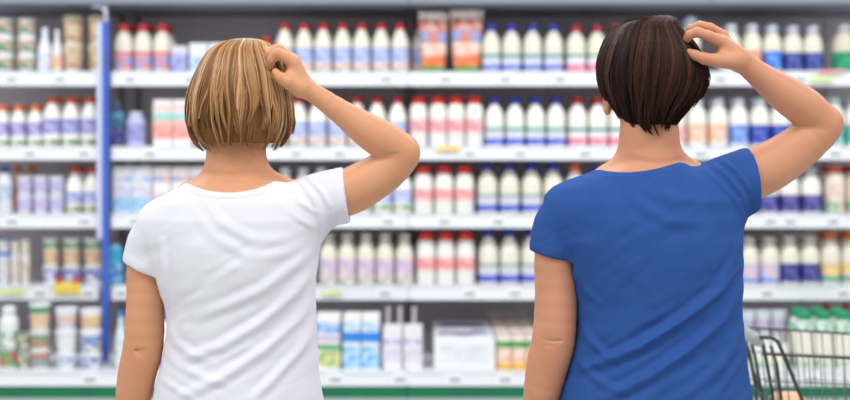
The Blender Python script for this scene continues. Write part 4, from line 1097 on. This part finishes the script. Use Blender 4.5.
blonde = dict(
    axis=238, xmin=100, xmax=432, skin=SKIN1, cloth=WHITE_CLOTH, jeans=JEANS, shoe=SHOE,
    head=(240, 92, .015), ear=(.070, -.010, 0.0, .070),
    torso=[(172, 216, 254, .045, .0), (178, 200, 268, .060, .0), (184, 186, 284, .070, .0), (192, 172, 298, .082, .0), (202, 160, 309, .094, .0), (218, 153, 315, .106, .0),
           (240, 153, 317.5, .112, .0), (262, 154, 317.5, .112, .0), (282, 159, 316, .108, .0), (302, 165, 315.5, .103, .0), (316, 167, 316, .101, .0), (335, 167, 317, .101, .0),
           (350, 164.5, 318, .103, .0), (370, 160.5, 319.5, .108, .0), (392, 155, 322, .115, .0), (415, 150, 325, .120, .0), (440, 147, 328, .126, .0), (455, 145, 330, .129, .0)],
    shoulders=[(161, 230, 0, .045), (310, 208, -.004, .048)],
    neck=[(237, 128, .012), (236, 160, .006), (235, 192, .0)], neck_r=[27, 26, 29],
    traps=[((236, 172), (190, 190), 14, 8), ((236, 170), (283, 184), 14, 8)],
    arm_up=[(312, 200, 0), (345, 193, -.004), (362, 185, -.008), (385, 171, -.012), (401, 154.5, -.016), (397, 149, -.020), (383, 140, -.028), (366, 129.5, -.036), (345, 115, -.044), (318, 96, -.052), (303, 86.5, -.056)],
    arm_up_r=[24, 23, 22.5, 20.5, 18.5, 18, 18.5, 16.5, 12.6, 9.6, 9.4],
    crease=[((374, 157.5, -.052), (399, 153.5, -.056), .0030, .0012), ((132, 349.5, -.0375), (137, 350.5, -.0425), .0012, .0017), ((137, 350.5, -.0425), (143, 351, -.0445), .0017, .0017), ((143, 351, -.0445), (150, 349.5, -.0420), .0017, .0010), ((137, 354, -.0428), (143, 354.5, -.0446), .0009, .0009)],
    arm_dn=[(158, 232, .0), (146.5, 262, .0), (145.5, 300, -.004), (143.5, 345, -.008), (137.5, 372, -.004), (133, 400, .004), (130, 432, .014), (129, 446, .016)],
    arm_dn_r=[18, 18.0, 18.6, 19.4, 18.6, 16.8, 11.5, 10.5],
    hands=[dn_hand(129, 446, 1),
           [([(303, 86.5, -.056), (294, 64, -.062)], [9.5, 7.5], .008), ([(303, 86.5, -.048), (292, 70, -.048)], [10, 8.0], .008), ([(300, 84, -.040), (290, 62, -.036)], [9, 7.5], .008),
            ([(300, 88, -.064), (290, 79, -.068)], [8.5, 8.0], .008),
            # index, middle, ring, little
            ([(293, 62, -.064), (277.5, 53.5, -.072), (271.5, 60, -.068), (269.5, 67, -.058)], [6.6, 5.2, 4.4, 3.6], .003),
            ([(293, 60, -.050), (279, 49.5, -.056), (270, 54, -.054), (265, 61, -.046)], [6.4, 5.2, 4.5, 3.7], .003),
            ([(291, 60, -.036), (277, 49.0, -.038), (267, 52, -.036), (262, 58, -.030)], [6.0, 4.9, 4.3, 3.6], .003),
            ([(290, 64, -.022), (277, 52, -.022), (269, 54, -.020), (264, 59, -.016)], [5.2, 4.3, 3.8, 3.2], .003),
            # thumb along the underside
            ([(299, 89, -.066), (288, 82, -.078), (281, 78, -.080), (275.5, 72, -.074)], [8.0, 6.6, 5.2, 3.9], .004)]],
    sleeves=[dict(pts=[(300, 204, -.002), (322, 199, -.004), (342, 195.5, -.004), (352, 193, -.004)], r=[22, 23, 24, 24.3], k=.025, hem=(345, 195), n=(1, -.12), box=(318, 378, 150, 262)),
             dict(pts=[(160, 228, 0), (150, 244, 0), (146, 262, 0), (145, 282, 0)], r=[19.5, 19.7, 19.6, 19.8], k=.02, hem=(142, 272), n=(-.40, 1), box=(112, 160.5, 240, 300))],
    neckline=(231, 170, 50, 26, -.03), neck_tilt=35,
    folds=[
        ([(316, 268), (296, 292), (262, 322), (222, 346), (186, 358)], 5.5, .0050),
        ([(318, 290), (300, 318), (264, 350), (222, 378), (180, 398)], 5.5, .0050),
        ([(317, 325), (298, 352), (272, 380), (252, 402)], 5, .0042),
        ([(318, 246), (300, 262), (262, 290), (226, 306), (196, 316)], 5.5, .0032),
        ([(166, 322), (176, 342), (192, 354), (214, 362)], 4.5, .0018),
        ([(164, 352), (180, 366), (204, 378), (226, 384)], 4.5, .0018),
        ([(160, 378), (178, 390), (196, 400)], 4, .0018),
        ([(162, 240), (165, 275), (166, 306)], 3.5, .0030),
        ([(300, 180), (312, 196), (320, 214), (322, 232)], 3.2, .0030),
        ([(308, 178), (322, 192), (330, 206)], 2.6, .0026),
        ([(292, 196), (306, 206), (318, 214)], 3.0, .0022),
        ([(288, 210), (300, 220), (316, 228)], 3.2, .0018),
        ([(205, 200), (222, 224), (252, 240), (284, 240)], 6, .0022),
        ([(198, 214), (214, 236), (246, 254), (286, 254)], 6, .0016)],
    drape=[(-.55, 56, 18, .0024, 5.), (-.45, 26, 9, .0005, 11.), (.5, 34, 16, .0004, 21.)], drape_from=190,
    hips=(152, 326), waist_y=425,
)
p1, base1 = build_person('person', 'blonde person in white T-shirt, seen from behind, scratching head with right hand', blonde)

hs1 = [(38.3, 236, 250, .018, .012), (39.5, 228, 257, .034, .012), (42, 220, 264, .048, .012), (46, 213.5, 270, .061, .012), (52, 207.5, 275, .074, .010), (60, 202.5, 279.5, .084, .008), (70, 198, 283.5, .092, .006),
       (82, 193.8, 287, .098, .004), (95, 190, 290, .101, .002), (108, 188, 291.5, .101, .002), (122, 187.5, 291, .099, .004), (134, 192, 287, .095, .006), (143, 198, 281, .088, .008), (152, 206, 274, .079, .012), (157, 211, 269, .072, .014)]
def zend1(th):
    # back hangs to the nape, sides end a little lower at the tips
    py = 151+3.0*np.cos(th*2+2.6)+2.5*np.sin(th*3)
    return EYE-(py-HY)*PD/F
cols1 = [srgb(124, 84, 50), srgb(166, 120, 76), srgb(196, 150, 100), srgb(218, 178, 126), srgb(240, 212, 168)]
hr1 = make_hair(p1, hs1, (246, 39, .012), zend1, PD+.055, cols1, 6500, .00075, .0042, .007, srgb(132, 92, 56), None, 5, p=2.1, rough=.40, spec=.35, swirl=.15, nlock=90, conv=.75, lock_z=.009, lock_r=.0026, layer=.55, wave=.085, trim=.028)

# ------------------------------------------------------------------ dark-haired woman in the blue T-shirt
dark = dict(
    axis=648, xmin=505, xmax=856, skin=SKIN2, cloth=BLUE_CLOTH, jeans=DARKT, shoe=SHOE,
    head=(652, 74, .015), ear=(.066, -.050, .012, .081),
    torso=[(160, 632, 672, .045, .0), (165, 614, 688, .058, .0), (170, 598, 702, .068, .0), (177, 580, 716, .080, .0), (187, 566, 729, .092, .0), (200, 559, 737, .102, .0),
           (218, 558, 740, .110, .0), (240, 559, 741.5, .113, .0), (262, 567, 741, .112, .0), (282, 573, 741, .108, .0), (300, 576, 741, .104, .0), (318, 576.5, 742, .103, .0), (335, 575, 743, .105, .0),
           (350, 572, 744.5, .109, .0), (370, 566.5, 747, .115, .0), (392, 560, 750.5, .121, .0), (415, 554, 753, .125, .0), (440, 551, 755, .129, .0), (455, 550, 756, .131, .0)],
    shoulders=[(568, 213, 0, .047), (724, 189, -.004, .050)],
    neck=[(650, 104, .012), (649, 140, .006), (649, 175, .0)], neck_r=[27, 26, 29],
    traps=[((648, 156), (606, 172), 14, 8), ((650, 154), (693, 168), 14, 8)],
    arm_up=[(728, 184, 0), (755, 173, -.004), (772, 165, -.008), (795, 150, -.012), (822, 126.5, -.016), (818, 120, -.020), (804, 107, -.028), (786, 94.5, -.036), (766, 80, -.044), (748, 66, -.052), (739, 59, -.056)],
    arm_up_r=[26, 25, 24, 22, 19.2, 18.5, 19.0, 17.6, 13.6, 10.8, 10.6],
    crease=[((788, 127, -.056), (819, 123.5, -.058), .0030, .0012), ((541, 339, -.0405), (547, 340.5, -.0462), .0012, .0017), ((547, 340.5, -.0462), (553, 341.5, -.0482), .0017, .0017), ((553, 341.5, -.0482), (561, 340.5, -.0458), .0017, .0010), ((546, 345, -.0455), (554, 346, -.0482), .0010, .0010)],
    arm_dn=[(565, 216, .0), (554.5, 250, .0), (556, 300, -.004), (553.5, 340, -.008), (547.5, 365, -.004), (541, 400, .004), (538, 436, .014), (537, 450, .016)],
    arm_dn_r=[19, 19.6, 20.8, 21.3, 20.6, 17.6, 12, 10.8],
    hands=[dn_hand(537, 450, 1),
           [([(740, 59, -.056), (722, 43, -.062)], [10.2, 7.6], .008), ([(738, 60, -.050), (721, 40, -.044)], [10, 7.4], .008), ([(736, 58, -.042), (722, 40, -.030)], [9.5, 7.4], .008),
            ([(738, 61, -.060), (724, 55, -.064)], [9.5, 8.0], .008),
            ([(721, 42, -.066), (708, 35.5, -.078), (697, 32, -.080), (689.5, 35, -.074), (685.5, 41, -.064)], [6.4, 5.2, 4.8, 4.5, 3.8], .003),
            ([(723, 36, -.048), (710, 28, -.056), (700, 25.6, -.056), (691, 29, -.050), (687, 35, -.042)], [6.0, 5.0, 4.7, 4.3, 3.7], .003),
            ([(724, 38, -.034), (710, 30, -.038), (699, 28, -.036), (691, 31, -.030), (687, 36, -.024)], [5.6, 4.7, 4.4, 4.1, 3.5], .003),
            ([(724, 41, -.020), (712, 34, -.020), (702, 32, -.018), (695, 35, -.012)], [5.0, 4.1, 3.8, 3.2], .003),
            ([(733, 61, -.066), (716, 60.5, -.080), (704, 58.5, -.084), (695, 55, -.082), (688.5, 52.5, -.076)], [8.6, 6.6, 5.6, 4.8, 4.0], .004)]],
    sleeves=[dict(pts=[(716, 185, -.002), (738, 182, -.004), (752, 179, -.004), (766, 175, -.004)], r=[24.5, 26, 27, 27.5], k=.025, hem=(757.5, 179), n=(1, -.14), box=(732, 800, 125, 240)),
             dict(pts=[(566, 212, 0), (557, 227, 0), (553.5, 245, 0), (552.5, 268, 0)], r=[20, 20.8, 21, 21], k=.02, hem=(550, 257), n=(-.28, 1), box=(515, 569, 228, 290))],
    neckline=(643, 152, 53, 22.0, -.13), neck_tilt=35,
    folds=[
        ([(739, 262), (722, 288), (684, 318), (640, 346), (604, 362), (574, 368)], 5.5, .0085),
        ([(741, 286), (722, 320), (688, 350), (650, 376), (606, 398)], 6, .0080),
        ([(742, 330), (722, 366), (690, 392), (668, 404)], 6, .0035),
        ([(578, 318), (588, 338), (604, 354), (622, 362)], 4.5, .0030),
        ([(574, 352), (588, 372), (606, 386), (628, 392)], 4.5, .0030),
        ([(572, 370), (566, 385), (562, 400)], 4, .0020),
        ([(574, 262), (582, 286), (600, 304)], 4, .0024),
        ([(566, 236), (572, 266), (577, 300)], 3.5, .0028),
        ([(712, 164), (730, 178), (742, 196), (748, 212)], 3.0, .0034),
        ([(704, 170), (722, 184), (738, 202), (745, 220)], 3.2, .0028),
        ([(722, 160), (738, 172), (750, 190)], 2.6, .0024),
        ([(628, 190), (646, 210), (674, 222), (700, 224)], 6, .0022),
        ([(640, 186), (664, 196), (700, 200), (730, 202)], 6, .0020),
        ([(742, 236), (732, 262), (716, 284)], 3.5, .0030),
        ([(746, 352), (730, 376), (716, 398)], 4, .0026)],
    drape=[(-.55, 58, 19, .0022, 8.), (-.45, 28, 10, .0005, 14.), (.5, 34, 16, .0004, 24.)], drape_from=180,
    hips=(556, 753), waist_y=425,
)
p2, base2 = build_person('person', 'dark haired person in blue T-shirt, seen from behind, pinching hair with right hand', dark)
hs2 = [(15.5, 642, 652, .014, .008), (16.5, 635, 659, .030, .008), (19, 627, 666, .046, .008), (24, 619, 674, .062, .006), (30, 613, 681, .074, .004), (38, 607, 688, .084, .002), (47, 603, 695, .092, .0), (57, 600, 701, .097, .0),
       (67, 598.5, 705, .100, .0), (77, 598.5, 707, .101, .0), (86, 601, 706, .100, .002), (95, 605.5, 702, .098, .004), (104, 611.5, 695.5, .093, .006), (113, 617, 688, .088, .008), (122, 622, 680.5, .082, .009), (130, 630, 676, .076, .010), (136, 640, 672, .070, .011)]
def zend2(th):
    back = np.cos(th).clip(-1, 1)
    py = 104+34*np.clip((back-.1)/.9, 0, 1)**.6
    return EYE-(py-HY)*PD/F
cols2 = [srgb(34, 20, 18), srgb(46, 28, 24), srgb(56, 35, 30), srgb(68, 43, 36), srgb(96, 64, 50)]
hr2 = make_hair(p2, hs2, (662, 17, .008), zend2, PD+.05, cols2, 6500, .0007, .0022, .003, srgb(34, 22, 20), None, 17, p=2.1, rough=.50, spec=.12, swirl=-.5, nlock=130, conv=.6, lock_z=.008, lock_r=.0022, streak=.7, layer=.5, wave=.05, trim=.022)
for hr, b in ((hr1, base1), (hr2, base2)):
    hr.location = tuple(-b)
